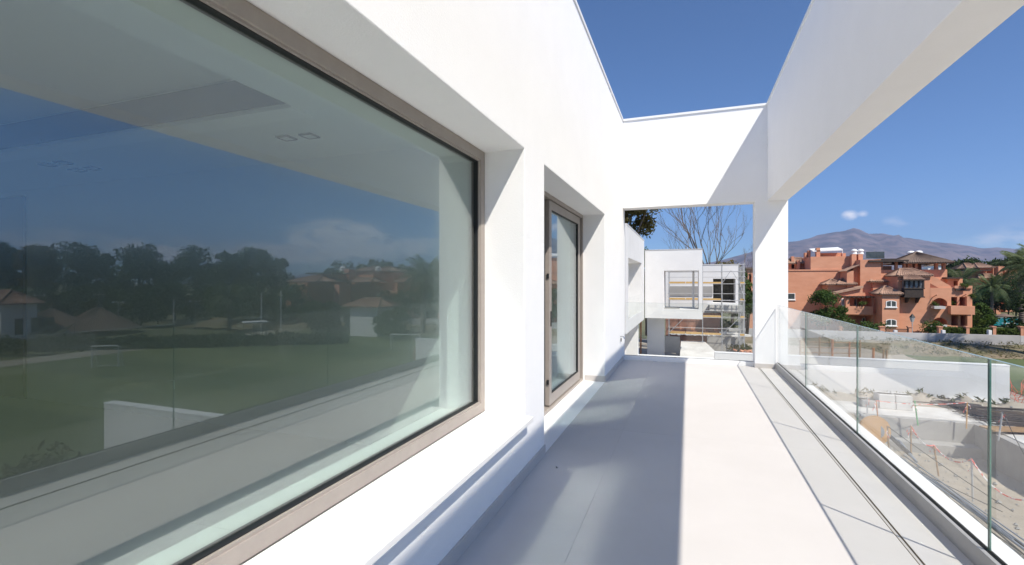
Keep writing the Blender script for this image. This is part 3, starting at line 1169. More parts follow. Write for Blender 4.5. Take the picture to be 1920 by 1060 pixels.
# ------------------------------------------------------------------ neighbouring villas under construction
nv = thing('white_villa', (-2.6, 28, -3.5), 'neighbouring white villa with a covered terrace, at the left of the far opening', 'house', 'white villas in the row')
NX = -2.63
MB().cells([-8, -4.4, NX - .35, NX], [22.5, 23.2, 30.2, 31.9], [-3.5, -.85, -.22, 2.66, 4.16],
           lambda x, y, z: (z > 2.66) or (-.85 < z < -.22) or (y > 30.2 and z > -.22) or (y < 23.2 and z > -.22) or (x < -4.4)).build('wall', STUCCO_FAR, nv, bevel=.01)
MB().box(-8, NX + .02, 22.5, 31.92, 4.162, 4.20).build('parapet_cap', WHITEP, nv)
MB().box(NX - .03, NX - .012, 23.21, 30.19, -.218, .80).build('glass_panel', BGLASS, nv)
MB().box(-4.395, -4.36, 25.5, 28.5, -.2, 2.3).build('white_panel', WHITEP, nv)
MB().box(-4.35, -2.95, 31.0, 31.6, -3.49, -.86).build('lower_wall', WHITEP, nv)
for k, u in enumerate((1182.5, 1195, 1201.5)):
    c_ = WG(u, 668 - k, -3.48)
    t_ = thing('shoring_prop', c_, ['dark steel shoring prop under the neighbouring slab', 'orange steel shoring prop, left of the two',
                                   'orange steel shoring prop, right of the two'][k], 'prop', 'shoring props under the slab')
    mm = STEEL if k == 0 else PROP
    MB().tube([c_, c_ + Vector((0, 0, 2.6))], .06 if k else .035, 7).build('tube', mm, t_)
    MB().box(c_.x - .12, c_.x + .12, c_.y - .12, c_.y + .12, c_.z, c_.z + .02).build('base_plate', mm, t_)
    MB().box(c_.x - .12, c_.x + .12, c_.y - .12, c_.y + .12, c_.z + 2.6, c_.z + 2.62).build('head_plate', mm, t_)

nb = thing('white_villa', (-.8, 33, -3.5), 'white cube villa with a square framed opening, in the middle of the far opening', 'house', 'white villas in the row')
YB2 = 32.0
xa, xb_, xc, xd = -2.6, W(1245, 530, YB2)[0], W(1310, 530, YB2)[0], W(1317, 530, YB2)[0]
zt = W(1265, 469, YB2)[1]
zb = W(1265, 598, YB2)[1]
zo1, zo0 = W(1280, 508, YB2)[1], W(1280, 580, YB2)[1]
MB().cells([xa, xb_, xc, xd], [YB2, YB2 + 2.2], [zb, zo0, zo1, zt],
           lambda x, y, z: not (xb_ < x < xc and zo0 < z < zo1)).build('wall', STUCCO_FAR, nb, bevel=.015)
MB().box(xa - .01, xd + .02, YB2 - .02, YB2 + 2.22, zt + .001, zt + .05).build('parapet_cap', GREYR, nb)
MB().cells([xb_ + .004, xb_ + .12, xc - .35, xc - .22], [YB2 + 1.9, YB2 + 2.1], [zo0 + .004, zo0 + .05, zo1 - .15, zo1 - .004],
           lambda x, y, z: x > xc - .35 or z < zo0 + .05).build('inner_frame', WHITEP, nb)
MB().box(xb_ + .01, W(1274, 500, YB2)[0], YB2 + .02, YB2 + 1.85, zo0 + .002, zo0 + .03).build('grey_sheet', CONC, nb)
MB().box(xa + .0, W(1246, 630, YB2 + 2)[0], YB2 + 1.9, YB2 + 2.19, -3.5, zb - .002).build('lower_wall', STUCCO_FAR, nb)
MB().box(W(1247, 640, YB2 + 2)[0], W(1275, 640, YB2 + 2)[0], YB2 + 2.0, YB2 + 2.1, -3.2, W(1260, 631, YB2 + 2)[1]).build('panel', CONC, nb)
ramp_x0, ramp_x1 = W(1275, 650, 33)[0], W(1326, 650, 33)[0]
o = MB().add([(ramp_x0, 32.2, -3.28), (ramp_x1 + 1.0, 32.2, -3.28), (ramp_x1, 37.5, -2.75), (ramp_x0, 37.5, -2.75),
              (ramp_x0, 32.2, -3.6), (ramp_x1 + 1.0, 32.2, -3.6), (ramp_x1, 37.5, -3.6), (ramp_x0, 37.5, -3.6)],
             [(0, 1, 2, 3), (4, 7, 6, 5), (0, 4, 5, 1), (1, 5, 6, 2), (2, 6, 7, 3), (3, 7, 4, 0)]).build('site_slab', CONCL)
tag(o, kind='structure')
o = box('entrance_kerb', WHITEP, None, -3.0, ramp_x1 + .9, 31.2, 32.15, -3.62, -3.12)
tag(o, kind='structure')
o = box('paving', mat('pinkish_paving', (.42, .32, .28), .95, (.36, .28, .25), 2), None, ramp_x1 + .95, 3.3, 29.5, 36, -3.62, -3.36)
tag(o, kind='structure')

nc = thing('white_villa', (2, 40, -3.5), 'unfinished white villa behind the scaffold with a dark square window opening', 'house', 'white villas in the row')
YC = 40.0
cx0, cx1 = W(1245, 530, YC)[0], W(1385, 530, YC)[0]
wx0, wx1 = W(1337, 530, YC)[0], W(1379, 530, YC)[0]
ct, cb = W(1350, 497, YC)[1], W(1340, 587, YC)[1]
wz1, wz0 = W(1355, 523, YC)[1], W(1355, 568, YC)[1]
MB().cells([cx0, wx0, wx1, cx1], [YC, YC + .35, YC + 7], [cb, wz0, wz1, ct],
           lambda x, y, z: not (wx0 < x < wx1 and wz0 < z < wz1)).build('wall', STUCCO_FAR, nc, bevel=.015)
MB().box(cx0, cx1 + .03, YC - .03, YC + 7.03, ct + .001, ct + .05).build('parapet_cap', WHITEP, nc)
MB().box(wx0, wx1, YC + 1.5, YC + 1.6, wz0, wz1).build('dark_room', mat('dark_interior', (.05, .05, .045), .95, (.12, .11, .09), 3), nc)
MB().box(wx0 - .3, cx1 + .1, YC - 1.6, YC - .01, W(1350, 582, YC)[1], W(1350, 571, YC)[1]).build('canopy', GREYR, nc)
g1 = MB()
g1.box(W(1255, 545, YC)[0], W(1336, 545, YC)[0], YC - .06, YC - .012, W(1300, 555, YC)[1], W(1300, 537, YC)[1])
g1.build('grey_panel', CONC, nc)
yq = YC - .4
MB().box(W(1248, 610, yq)[0], W(1350, 610, yq)[0], yq, yq + .3, -3.6, cb - .01).build('brick_wall', BRICKM, nc)
bz0, bz1 = W(1290, 626, yq)[1], W(1290, 611, yq)[1]
bx0 = W(1255, 620, yq)[0]
for k in range(13):
    for j in range(2):
        MB().obox(Vector((bx0 + .24 + .27 * k + .12 * j, yq - .15, bz0 + .14 + .27 * j)), .26, .24, .255, rnd.uniform(-.03, .03)).build('brick', BRICKM if (k + j) % 3 else TERRA2, nc)
bags = MB()
for k in range(26):
    bags.obox(Vector((bx0 + .1 + .13 * k, yq - .55, bz0 - .02 + rnd.uniform(0, .09))), .2, .18, .12, rnd.uniform(-.5, .5), rnd.uniform(-.3, .3))
tag(bags.build('white_rubble', WHITEP), kind='stuff')
# half built terraces and stacked boards under the scaffold
for k, (u, v, w_, lab) in enumerate([(1352, 622, 1.2, 'pale slab step under the scaffold, upper left'), (1366, 618, 1.0, 'grey slab step under the scaffold'),
                                     (1378, 628, 1.6, 'long pale slab step under the scaffold at right')]):
    c_ = WD(u, v, 37)
    o = MB().obox(c_, w_, 1.6, .14, .5).build('concrete_step', CONCL if k != 1 else CONC)
    tag(o, lab, 'concrete step', 'concrete steps under the scaffold')
o = box('retaining_wall', CONC, None, W(1326, 640, 38)[0], W(1392, 640, 38)[0], 38, 38.3, -3.6, W(1360, 632, 38)[1])
tag(o, 'dark raw concrete retaining wall under the scaffold', 'wall')
tub = thing('plastic_tub', WG(1405, 676, -3.4), 'green plastic tub on the site by the column', 'tub')
c_ = WG(1404, 677, -3.4)
MB().cells([c_.x - .42, c_.x - .38, c_.x + .38, c_.x + .42], [c_.y - .3, c_.y - .26, c_.y + .26, c_.y + .3], [c_.z, c_.z + .04, c_.z + .42],
           lambda x, y, z: z < c_.z + .04 or abs(x - c_.x) > .38 or abs(y - c_.y) > .26).build('body', GREENP, tub, bevel=.02)
MB().cells([c_.x - .46, c_.x - .425, c_.x + .425, c_.x + .46], [c_.y - .34, c_.y - .305, c_.y + .305, c_.y + .34], [c_.z + .38, c_.z + .43],
           lambda x, y, z: abs(x - c_.x) > .425 or abs(y - c_.y) > .305).build('rim', GREENP, tub)
heap = thing('brick_heap', WG(1400, 668, -3.4), 'heap of loose orange bricks behind the green tub', 'brick heap')
for k in range(22):
    MB().obox(WG(1400, 668, -3.4) + Vector((rnd.gauss(0, .35), .7 + rnd.gauss(0, .2), .06 + .25 * rnd.random())), .25, .12, .08, rnd.uniform(0, 3), rnd.uniform(-.4, .4)).build('brick', TERRA2, heap)

# scaffold in front of the unfinished villa
sc = thing('scaffold', (1.5, 37, -3.5), 'galvanised tube scaffold with orange boards in front of the unfinished villa', 'scaffold')
YS = 37.0


def sx(u, y=YS):
    return W(u, 560, y)[0]


lev = [W(1330, v, YS)[1] for v in (627, 594, 562, 531, 508)]
for u in (1254, 1317.5, 1354, 1387, 1396):
    for y in (YS, YS + 1.0):
        x = sx(u) + (0 if y == YS else .02)
        MB().tube([(x, y, -3.45), (x, y, W(1330, 499, YS)[1] + .2)], .024, 6).build('standard', STEEL, sc)
for z in lev:
    for y in (YS - .04, YS + 1.04):
        MB().tube([(sx(1252), y, z - .06), (sx(1398), y, z - .06)], .018, 5).build('ledger', STEEL, sc)
    MB().tube([(sx(1252), YS - .04, z + .42), (sx(1398), YS - .04, z + .42)], .018, 5).build('guard_rail', STEEL, sc)
    for u in (1254, 1317.5, 1354, 1387, 1396):
        MB().tube([(sx(u), YS - .1, z - .1), (sx(u), YS + 1.1, z - .1)], .022, 5).build('transom', STEEL, sc)
for z in lev[:4]:
    for (ua, ub) in ((1255, 1285), (1286, 1316), (1318, 1352), (1388, 1396)):
        MB().box(sx(ua), sx(ub), YS - .02, YS + .26, z - .03, z + .10 if ub < 1340 else z + .08).build('board', PLANK, sc)
for (ua, za, ub, zb2) in ((1254, 0, 1317.5, 2), (1354, 0, 1387, 1), (1354, 3, 1370, 4), (1387, 3, 1372, 4), (1387, 1, 1396, 2), (1396, 2, 1387, 3)):
    MB().tube([(sx(ua), YS - .07, lev[za]), (sx(ub), YS - .07, lev[zb2])], .02, 5).build('brace', STEEL, sc)
for k in range(10):
    x = sx(1388 + .9 * k)
    if k % 2:
        MB().tube([(x, YS + .5, -3.4), (x, YS + .5, lev[4] + .3)], .02, 5).build('ladder_stile', STEEL, sc)
for k in range(22):
    z = -3.2 + .3 * k
    if z < lev[4]:
        MB().tube([(sx(1389), YS + .5, z), (sx(1391), YS + .5, z)], .014, 4).build('rung', STEEL, sc)

# trees behind the villas
bare_tree((W(1330, 530, 62)[0], 62, -4), 16.5, 'tall bare tree behind the cube villa, left of the trunk pair', 21, .27, .15)
bare_tree((W(1356, 530, 60)[0], 60, -4), 17.5, 'tallest bare tree behind the scaffold', 33, .42, .2)
bare_tree((W(1293, 530, 66)[0], 66, -4), 13.0, 'slim bare tree rising over the cube villa roof', 5, .24, .08)
bare_tree((W(1384, 530, 58)[0], 58, -4), 9.5, 'low leaning bare tree by the column', 14, .42, .13, lean=.3)
tree('eucalyptus_tree', (W(1178, 500, 46)[0], 46, -4), 16.0, 5.8, 9.6, 'large brownish eucalyptus overhanging the neighbouring villa at left', leaf=LEAF_E, bark=BARK, k=30, n=17000, size=.15, seed=4, r=.3)
tree('round_tree', (W(1213, 500, 52)[0], 52, -4), 9.4, 4.2, 3, 'small round green tree behind the cube villa roof', leaf=LEAF_G, k=14, n=3500, size=.13, seed=6)
tree('sparse_tree', (W(1256, 500, 60)[0], 60, -4), 9.2, 2.6, 6.6, 'sparse yellowish treetop over the cube villa roof, left one', group='sparse treetops over the roof', leaf=LEAF_Y, k=7, n=420, size=.17, seed=8, r=.08)
tree('sparse_tree', (W(1276, 500, 60)[0], 60, -4), 8.6, 4.2, 6.2, 'sparse yellowish treetop over the cube villa roof, right one', group='sparse treetops over the roof', leaf=LEAF_Y, k=9, n=520, size=.17, seed=9, r=.08)
for i, (u, Y, h, w, lf, lab) in enumerate([(1372, 55, 8.4, 3.8, LEAF_Y, 'yellow green tree behind the scaffold top'), (1400, 56, 7.0, 4.4, LEAF_G, 'green tree between the scaffold and the column'),
                                           (1345, 58, 7.2, 5, LEAF_D, 'dark green tree behind the villa roof'), (1392, 47, 4.4, 3.5, LEAF_D, 'dark shrubby tree right of the scaffold')]):
    tree('leafy_tree', (W(u, 500, Y)[0], Y, -4), h, w, 2.5, lab, group='leafy trees behind the scaffold', leaf=lf, k=12, n=1500, size=.18, seed=40 + i)
shrub('scaffold_shrub', WD(1352, 616, 44) - Vector((0, 0, .9)), 2.6, 2.2, 'green shrub behind the lower scaffold bays', leaf=LEAF_H, n=700, seed=3)
shrub('site_weeds', WG(1388, 662, -3.45), 1.8, .7, 'low dry weeds at the site edge by the green tub', leaf=WEED, n=500, size=.09, seed=9)
# sliver of the orange block seen left of the column
sliver = thing('terracotta_house', (6.2, 78, -6), 'narrow strip of a terracotta house between the scaffold and the column', 'house', 'terracotta apartment houses')
xs0, xs1 = W(1402, 530, 78)[0], W(1440, 530, 78)[0]
MB().cells([xs0, W(1404, 530, 78)[0], W(1409, 530, 78)[0], xs1], [78, 79.4, 84], [-6, W(1405, 588, 78)[1], W(1405, 573, 78)[1], W(1405, 561, 78)[1], W(1405, 543, 78)[1], W(1405, 530, 78)[1], W(1405, 514, 78)[1], W(1405, 505, 78)[1]],
           lambda x, y, z: not (y < 79.4 and W(1404, 530, 78)[0] < x < W(1409, 530, 78)[0] and (W(1405, 530, 78)[1] < z < W(1405, 514, 78)[1] or W(1405, 573, 78)[1] < z < W(1405, 543, 78)[1]))).build('wall', TERRA, sliver)
MB().box(xs0 - .3, xs1, 77.7, 84, W(1405, 505, 78)[1] + .01, W(1405, 502, 78)[1]).build('roof_edge', THATCH, sliver)
# ------------------------------------------------------------------ terracotta houses beyond the perimeter wall
GZ = -5.9


def tbox(p, u0, u1, v0, v1, Y, dep, m=None, name='wall', holes=(), hd=1.7, mir=False):
    um = (u0 + u1) / 2
    zt_ = W(um, v0, Y)[1]
    zb_ = GZ if v1 is None else W(um, v1, Y)[1]

    def X(u):
        x = W(u, 530, Y)[0]
        return 2 * PANE - x if mir else x
    hs = [(min(X(a), X(b)), max(X(a), X(b)), W(um, d, Y)[1], W(um, c, Y)[1]) for (a, b, c, d) in holes]
    xs = sorted({round(q, 4) for q in [X(u0), X(u1)] + [h[0] for h in hs] + [h[1] for h in hs]})
    zs = sorted({round(q, 4) for q in [zb_, zt_] + [h[2] for h in hs] + [h[3] for h in hs]})
    ys = [Y, Y + hd, Y + dep] if hs else [Y, Y + dep]
    return MB().cells(xs, ys, zs, lambda x, y, z: not (y < Y + hd and any(h[0] < x < h[1] and h[2] < z < h[3] for h in hs))).build(name, m or TERRA, p)


def corr(m_, a, b, c, d, n, h):
    """corrugated roof plane from eave a-b up to c-d"""
    a, b, c, d = map(Vector, (a, b, c, d))
    nrm = (b - a).cross(d - a).normalized()
    if nrm.z < 0:
        nrm = -nrm
    o = len(m_.v)
    R = 4
    for j in range(R + 1):
        t = j / R
        for i in range(2 * n + 1):
            s = i / (2 * n)
            p = a.lerp(b, s).lerp(d.lerp(c, s), t) + nrm * (h if i % 2 else 0)
            m_.v.append(tuple(p))
    w_ = 2 * n + 1
    for j in range(R):
        for i in range(2 * n):
            q = o + j * w_ + i
            m_.f.append((q, q + 1, q + w_ + 1, q + w_))


def hip(p, x0, x1, y0, y1, ze, zt, m=None, over=.35, ridge=.0, pitch=.28, name='roof'):
    x0, x1 = min(x0, x1) - over, max(x0, x1) + over
    y0, y1 = y0 - over, y1 + over
    cx, cy_ = (x0 + x1) / 2, (y0 + y1) / 2
    r = (x1 - x0) / 2 * ridge
    e1, e2 = (cx - r, cy_, zt), (cx + r, cy_, zt)
    A, B, Cc, Dd = (x0, y0, ze), (x1, y0, ze), (x1, y1, ze), (x0, y1, ze)
    m_ = MB()
    nx = max(4, int((x1 - x0) / pitch))
    ny = max(4, int((y1 - y0) / pitch))
    corr(m_, A, B, e2, e1, nx, .07)
    corr(m_, B, Cc, e2, e2, ny, .07)
    corr(m_, Cc, Dd, e1, e2, nx, .07)
    corr(m_, Dd, A, e1, e1, ny, .07)
    m_.box(x0 + .05, x1 - .05, y0 + .05, y1 - .05, ze - .12, ze - .01)
    for q in (A, B, Cc, Dd):
        e = e1 if q[0] < cx else e2
        m_.tube([Vector(q) + Vector((0, 0, .05)), Vector(e) + Vector((0, 0, .07))], .1, 6)
    if ridge:
        m_.tube([Vector(e1) + Vector((0, 0, .06)), Vector(e2) + Vector((0, 0, .06))], .1, 6)
    return m_.build(name, m or ROOFT, p)


def hip_px(p, u0, u1, vt, ve, Y, dep, **k):
    um = (u0 + u1) / 2
    return hip(p, W(u0, 530, Y)[0], W(u1, 530, Y)[0], Y, Y + dep, W(um, ve, Y)[1], W(um, vt, Y + dep / 2)[1], **k)


def window(p, u0, u1, v0, v1, Y, arched=True, mull=1):
    um = (u0 + u1) / 2
    x0, x1 = W(u0, 530, Y)[0], W(u1, 530, Y)[0]
    z0, z1 = W(um, v1, Y)[1], W(um, v0, Y)[1]
    w_ = bpy.data.objects.new('window', None)
    COL.objects.link(w_)
    w_.parent = p
    w_.location = (0, 0, 0)
    off = p.location

    def outline(a, b, c, d, n=8):
        rise = (b - a) * .13 if arched else 0
        pts = [(a, c), (b, c), (b, d - rise)]
        if arched:
            for i in range(1, n):
                t = i / n
                pts.append((b + (a - b) * t, d - rise + rise * math.sin(math.pi * t) ** .8))
        pts.append((a, d - rise))
        return pts
    po = outline(x0, x1, z0, z1)
    t = .09
    pi_ = outline(x0 + t, x1 - t, z0 + t, z1 - t)
    n = len(po)
    fr = MB()
    for (yy) in (Y - .05, Y - .004):
        fr.v += [(a, yy, b) for a, b in po] + [(a, yy, b) for a, b in pi_]
    for i in range(n):
        j = (i + 1) % n
        fr.f += [(i, j, n + j, n + i), (2 * n + i, 3 * n + i, 3 * n + j, 2 * n + j), (i, 2 * n + i, 2 * n + j, j), (n + i, n + j, 3 * n + j, 3 * n + i)]
    for k in range(mull):
        xm = x0 + (x1 - x0) * (k + 1) / (mull + 1)
        fr.box(xm - .05, xm + .05, Y - .045, Y - .02, z0 + t, z1 - t * 1.2)
    fr.build('frame', WHITEP, w_)
    pn = MB()
    pn.v = [(a, Y - .018, b) for a, b in pi_]
    pn.f = [tuple(range(n))]
    pn.build('pane', PANED, w_)
    MB().box(x0 - .08, x1 + .08, Y - .14, Y - .002, z0 - .12, z0 - .005).build('sill', WHITEP, w_)
    return w_


PANED = mat('dark_pane', (.045, .06, .065), .12, (.09, .10, .10), 1.5, spec=.6)
main = thing('terracotta_house', (30, 85, GZ), 'large terracotta apartment house with hipped tile roofs and a dark wooden bay window', 'house', 'terracotta apartment houses')
P = main
tbox(P, 1440, 1600, 507, None, 88, 8)                                  # tall blank wall at left
tbox(P, 1520, 1601, 481, 507.2, 88, 8)
tbox(P, 1478, 1600, 505.3, 508, 87.9, .09, TERRA2, 'ledge')
for (a, b, c, d, Yc_) in ((1509, 1513, 474, 481, 91), (1515, 1520, 470, 490, 91), (1531, 1538, 465, 481.5, 89), (1580, 1586, 475, 482, 89), (1484, 1489, 481, 500, 93), (1495, 1500, 488, 507, 92)):
    tbox(P, a, b, c, d + 4, Yc_, .9, TERRA2, 'chimney')
tbox(P, 1478, 1519, 494, 507, 93, 4, TERRA)
hip_px(P, 1480, 1518, 484, 494, 92.5, 5, ridge=.4)
tbox(P, 1538, 1580, 474.5, 481.4, 90.5, .25, TERRA2, 'parapet')
aw = MB()
ax0, az0 = W(1524, 470.5, 89)
ax1, az1 = W(1580, 467.5, 89)
aw.add([(ax0, 89, az0), (ax1, 89, az1), (ax1, 91.6, az1 + .5), (ax0, 91.6, az0 + .5), (ax0, 89, az0 - .16), (ax1, 89, az1 - .2), (ax1, 91.6, az1 + .4), (ax0, 91.6, az0 + .4)],
       [(0, 1, 2, 3), (7, 6, 5, 4), (0, 4, 5, 1), (1, 5, 6, 2), (2, 6, 7, 3), (3, 7, 4, 0)])
aw.tube([(ax1, 89.1, az1), (ax1, 89.1, W(1580, 481, 89)[1])], .05, 5)
aw.build('awning', WHITEP, P)
window(P, 1470, 1491, 550, 562, 88, False, 0)
for (a, b, vt_) in ((1597, 1606, 470), (1609.5, 1618, 470)):
    tbox(P, a, b, vt_ + 7, 502, 87, 1.0, TERRA2, 'chimney')
    x_, z_ = W((a + b) / 2, vt_ + 7, 87.5)
    MB().lathe((x_, 87.5, z_), [(.42, 0), (.42, .10), (.36, .12), (.36, .45), (.44, .47), (.44, .55), (.30, .72), (.1, .8)], 12).build('chimney_pot', WHITEP, P)
for k in range(2):
    c_ = WD(1634 + 14 * k, 478.5, 80)
    m_ = MB().obox(c_, 1.5, .06, 1.1, 0, 0)
    m_.build('solar_panel', PANED, P)
    MB().tube([c_ + Vector((-.75, .03, -.5)), c_ + Vector((-.75, .6, -.5)), c_ + Vector((.6, .4, .75))], .04, 5).build('panel_frame', STEEL, P)
tbox(P, 1613, 1652, 487, 575, 85, 5)
tbox(P, 1600, 1614, 500, 575, 86, 5)
tbox(P, 1588, 1600.5, 508, 575, 84.5, 5)
m_ = MB()
xa_, za_ = W(1585, 509, 84.3)
xb2, zb2_ = W(1612, 497, 84.3)
corr(m_, (xa_, 84.2, za_), (xa_, 88, za_), (xb2, 88, zb2_), (xb2, 84.2, zb2_), 10, .07)
m_.build('roof', ROOFT, P)
# stepped lower blocks at left
tbox(P, 1552, 1602, 533, None, 84.8, 4)
hip_px(P, 1552, 1578, 524, 533.5, 84.5, 3.5)
hip_px(P, 1573, 1601, 522.5, 533, 84.3, 4)
tbox(P, 1563, 1622, 549, 560, 83.6, 3.5)
m_ = MB()
xa_, za_ = W(1562, 549, 83.4)
xb2, zb2_ = W(1618, 537, 83.4)
corr(m_, (xa_, 83.2, za_), (xa_, 87, za_), (xb2, 87, zb2_), (xb2, 83.2, zb2_), 12, .07)
corr(m_, (xa_, 83.15, za_ - .25), (xb2, 83.15, zb2_ - .25), (xb2, 83.2, zb2_), (xa_, 83.2, za_), 3, .0)
m_.build('roof', ROOFT, P)
gm = MB()
gm.add([(xa_ + .6, 83.5, W(1570, 560, 83.5)[1]), (xb2, 83.5, W(1618, 560, 83.5)[1]), (xb2, 83.5, zb2_ - .1), (xa_ + .6, 83.5, za_ - .02)], [(0, 1, 2, 3)])
gm.build('gable', TERRA, P)
tbox(P, 1574, 1640, 556, None, 83, 5, holes=[(1587, 1634, 558, 574.8), (1590, 1634, 592, 617)], hd=2.6)
tbox(P, 1586, 1637, 574.5, 590, 82, .22, TERRA, 'balcony')
tbox(P, 1586, 1640, 588.5, 590.5, 82.2, 1.0, TERRA2, 'balcony_floor')
for k in range(7):
    u = 1583 + 8.5 * k
    x_, z_ = W(u, 557, 81.7)
    MB().box(x_ - .08, x_ + .08, 81.6, 84, z_ - .12, z_ + .1).build('pergola_beam', WOODD, P)
tbox(P, 1580, 1640, 556, 558, 81.9, .2, WOODD, 'pergola_rail')
tbox(P, 1586, 1593, 557.5, 575, 82.1, .6, TERRA, 'pillar')
window(P, 1594, 1606, 560, 573, 85.56, False, 1)
window(P, 1616, 1628, 596, 612, 85.56, False, 1)
window(P, 1578, 1583, 560, 573, 82.99, False, 0)
tbox(P, 1637, 1656, 540, None, 84, 4)
window(P, 1640, 1644.5, 563, 576, 83.98, False, 0)
# middle blocks
tbox(P, 1636, 1675, 527, 560, 84.6, 4)
hip_px(P, 1634, 1676, 521, 528, 84.3, 4.5, ridge=.2)
tbox(P, 1654, 1686.5, 552, None, 80, 4)
hip_px(P, 1654, 1686.5, 537.5, 551.5, 80, 3.6, ridge=.1)
window(P, 1661, 1681, 563.5, 576, 80)
window(P, 1661, 1681, 598.5, 611, 80)
# wall with the bay window
tbox(P, 1683, 1744, 519, None, 81, 6)
hip_px(P, 1686, 1742, 504.5, 517, 81, 5.2, ridge=.35)
tbox(P, 1684, 1692, 517, 522, 81.6, 3)
bay = bpy.data.objects.new('bay_window', None)
COL.objects.link(bay)
bay.parent = P
bx = [W(u, 530, 79.9)[0] for u in (1696.5, 1732)]
bz = [W(1714, v, 79.9)[1] for v in (556, 541, 526)]
MB().box(bx[0], bx[1], 79.9, 80.998, bz[0], bz[1]).build('panel', WOODD, bay)
fb = MB()
for k in range(5):
    x_ = bx[0] + (bx[1] - bx[0]) * k / 4
    fb.box(x_ - .09, x_ + .09, 79.92, 80.05, bz[1] + .002, bz[2])
fb.box(bx[0] - .1, bx[1] + .1, 79.86, 80.99, bz[2] + .002, bz[2] + .2)
fb.box(bx[0] - .1, bx[1] + .1, 79.82, 79.898, bz[1] - .08, bz[1] + .06)
fb.box(bx[0] - .12, bx[1] + .12, 79.80, 80.99, bz[0] - .16, bz[0] - .002)
fb.build('frame', WOODD, bay)
MB().box(bx[0] + .05, bx[1] - .05, 80.0, 80.9, bz[1] + .003, bz[2] - .001).build('pane', mat('curtained_pane', (.32, .33, .33), .3, (.10, .11, .12), 1.2, sharp=(.45, .55)), bay)
for k in (.22, .78):
    x_ = bx[0] + (bx[1] - bx[0]) * k
    MB().add([(x_ - .1, 79.9, bz[0] - .17), (x_ + .1, 79.9, bz[0] - .17), (x_ + .1, 80.99, bz[0] - .17), (x_ - .1, 80.99, bz[0] - .17),
              (x_ - .1, 80.6, bz[0] - .9), (x_ + .1, 80.6, bz[0] - .9), (x_ + .1, 80.99, bz[0] - .9), (x_ - .1, 80.99, bz[0] - .9)],
             [(0, 1, 2, 3), (4, 7, 6, 5), (0, 4, 5, 1), (1, 5, 6, 2), (2, 6, 7, 3), (3, 7, 4, 0)]).build('bracket', WOODD, bay)
m_ = MB()
xa_, za_ = W(1693, 524.5, 79.5)
xb2, zb2_ = W(1736.5, 524.5, 79.5)
corr(m_, (xa_, 79.4, za_), (xb2, 79.4, za_), (xb2 - .6, 81.2, za_ + .75), (xa_ + .6, 81.2, za_ + .75), 16, .07)
m_.box(xa_ + .1, xb2 - .1, 79.5, 81, za_ - .14, za_ - .01)
m_.build('roof', ROOFT, P)
# upper terrace
tbox(P, 1632, 1776, 506, 530, 85.5, 6)
tbox(P, 1634, 1652, 492, 506.1, 87.5, 2, WOODD, 'screen')
pr = MB()
x_0, x_1 = W(1628, 490, 85)[0], W(1702, 490, 85)[0]
z_0 = W(1665, 491.5, 85)[1]
pr.box(x_0, x_1, 84.6, 89, z_0, z_0 + .28)
pr.box(x_0 + 1.5, x_1 - 1.2, 85.2, 88.5, z_0 + .28, z_0 + .5)
pr.build('pergola_roof', WOODD, P)
for u in (1651, 1679, 1694, 1706, 1716):
    tbox(P, u, u + 4.6, 490, 506.2, 85.7, .5, TERRA, 'pillar')
tbox(P, 1652, 1672, 499, 506.2, 87, 2.4, TERRA)
hip_px(P, 1700, 1778, 473, 492.5, 84.9, 7.2, m=THATCH, over=.5)
for u in (1702, 1754, 1768):
    tbox(P, u, u + 5, 492.4, 506.2, 85.7, .5, TERRA, 'pillar')
for (a, b, vt_) in ((1703, 1713, 474), (1717, 1728, 473.5)):
    tbox(P, a, b, vt_ + 7, 506, 90.5, 1.0, TERRA2, 'chimney')
    x_, z_ = W((a + b) / 2, vt_ + 7, 91)
    MB().lathe((x_, 91, z_), [(.5, 0), (.5, .10), (.42, .12), (.42, .5), (.52, .52), (.52, .6), (.36, .78), (.1, .85)], 12).build('chimney_pot', WHITEP, P)
# sloping stair wall and the right block with loggias
sw = MB()
pp = [(1742, 514), (1742, 541), (1785, 541), (1782, 536)]
q_ = [(W(u, v, 81.2)[0], W(1762, v, 81.2)[1]) for u, v in pp]
sw.v = [(x, 81.2, z) for x, z in q_] + [(x, 81.9, z) for x, z in q_]
sw.f = [(3, 2, 1, 0), (4, 5, 6, 7), (0, 1, 5, 4), (1, 2, 6, 5), (2, 3, 7, 6), (3, 0, 4, 7)]
sw.build('stair_wall', TERRA, P)
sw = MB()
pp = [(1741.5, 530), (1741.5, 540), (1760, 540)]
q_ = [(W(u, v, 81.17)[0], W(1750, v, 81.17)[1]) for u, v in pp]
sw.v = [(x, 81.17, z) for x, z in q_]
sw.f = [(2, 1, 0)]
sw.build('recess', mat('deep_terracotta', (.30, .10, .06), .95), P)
tbox(P, 1743.5, 1823, 540, None, 81, 6, holes=[(1748, 1776, 559, 575), (1783.5, 1795, 557, 575), (1799, 1812, 557, 575), (1748, 1776, 596, 613), (1783.5, 1797, 591.5, 611), (1801, 1812, 591.5, 611)])


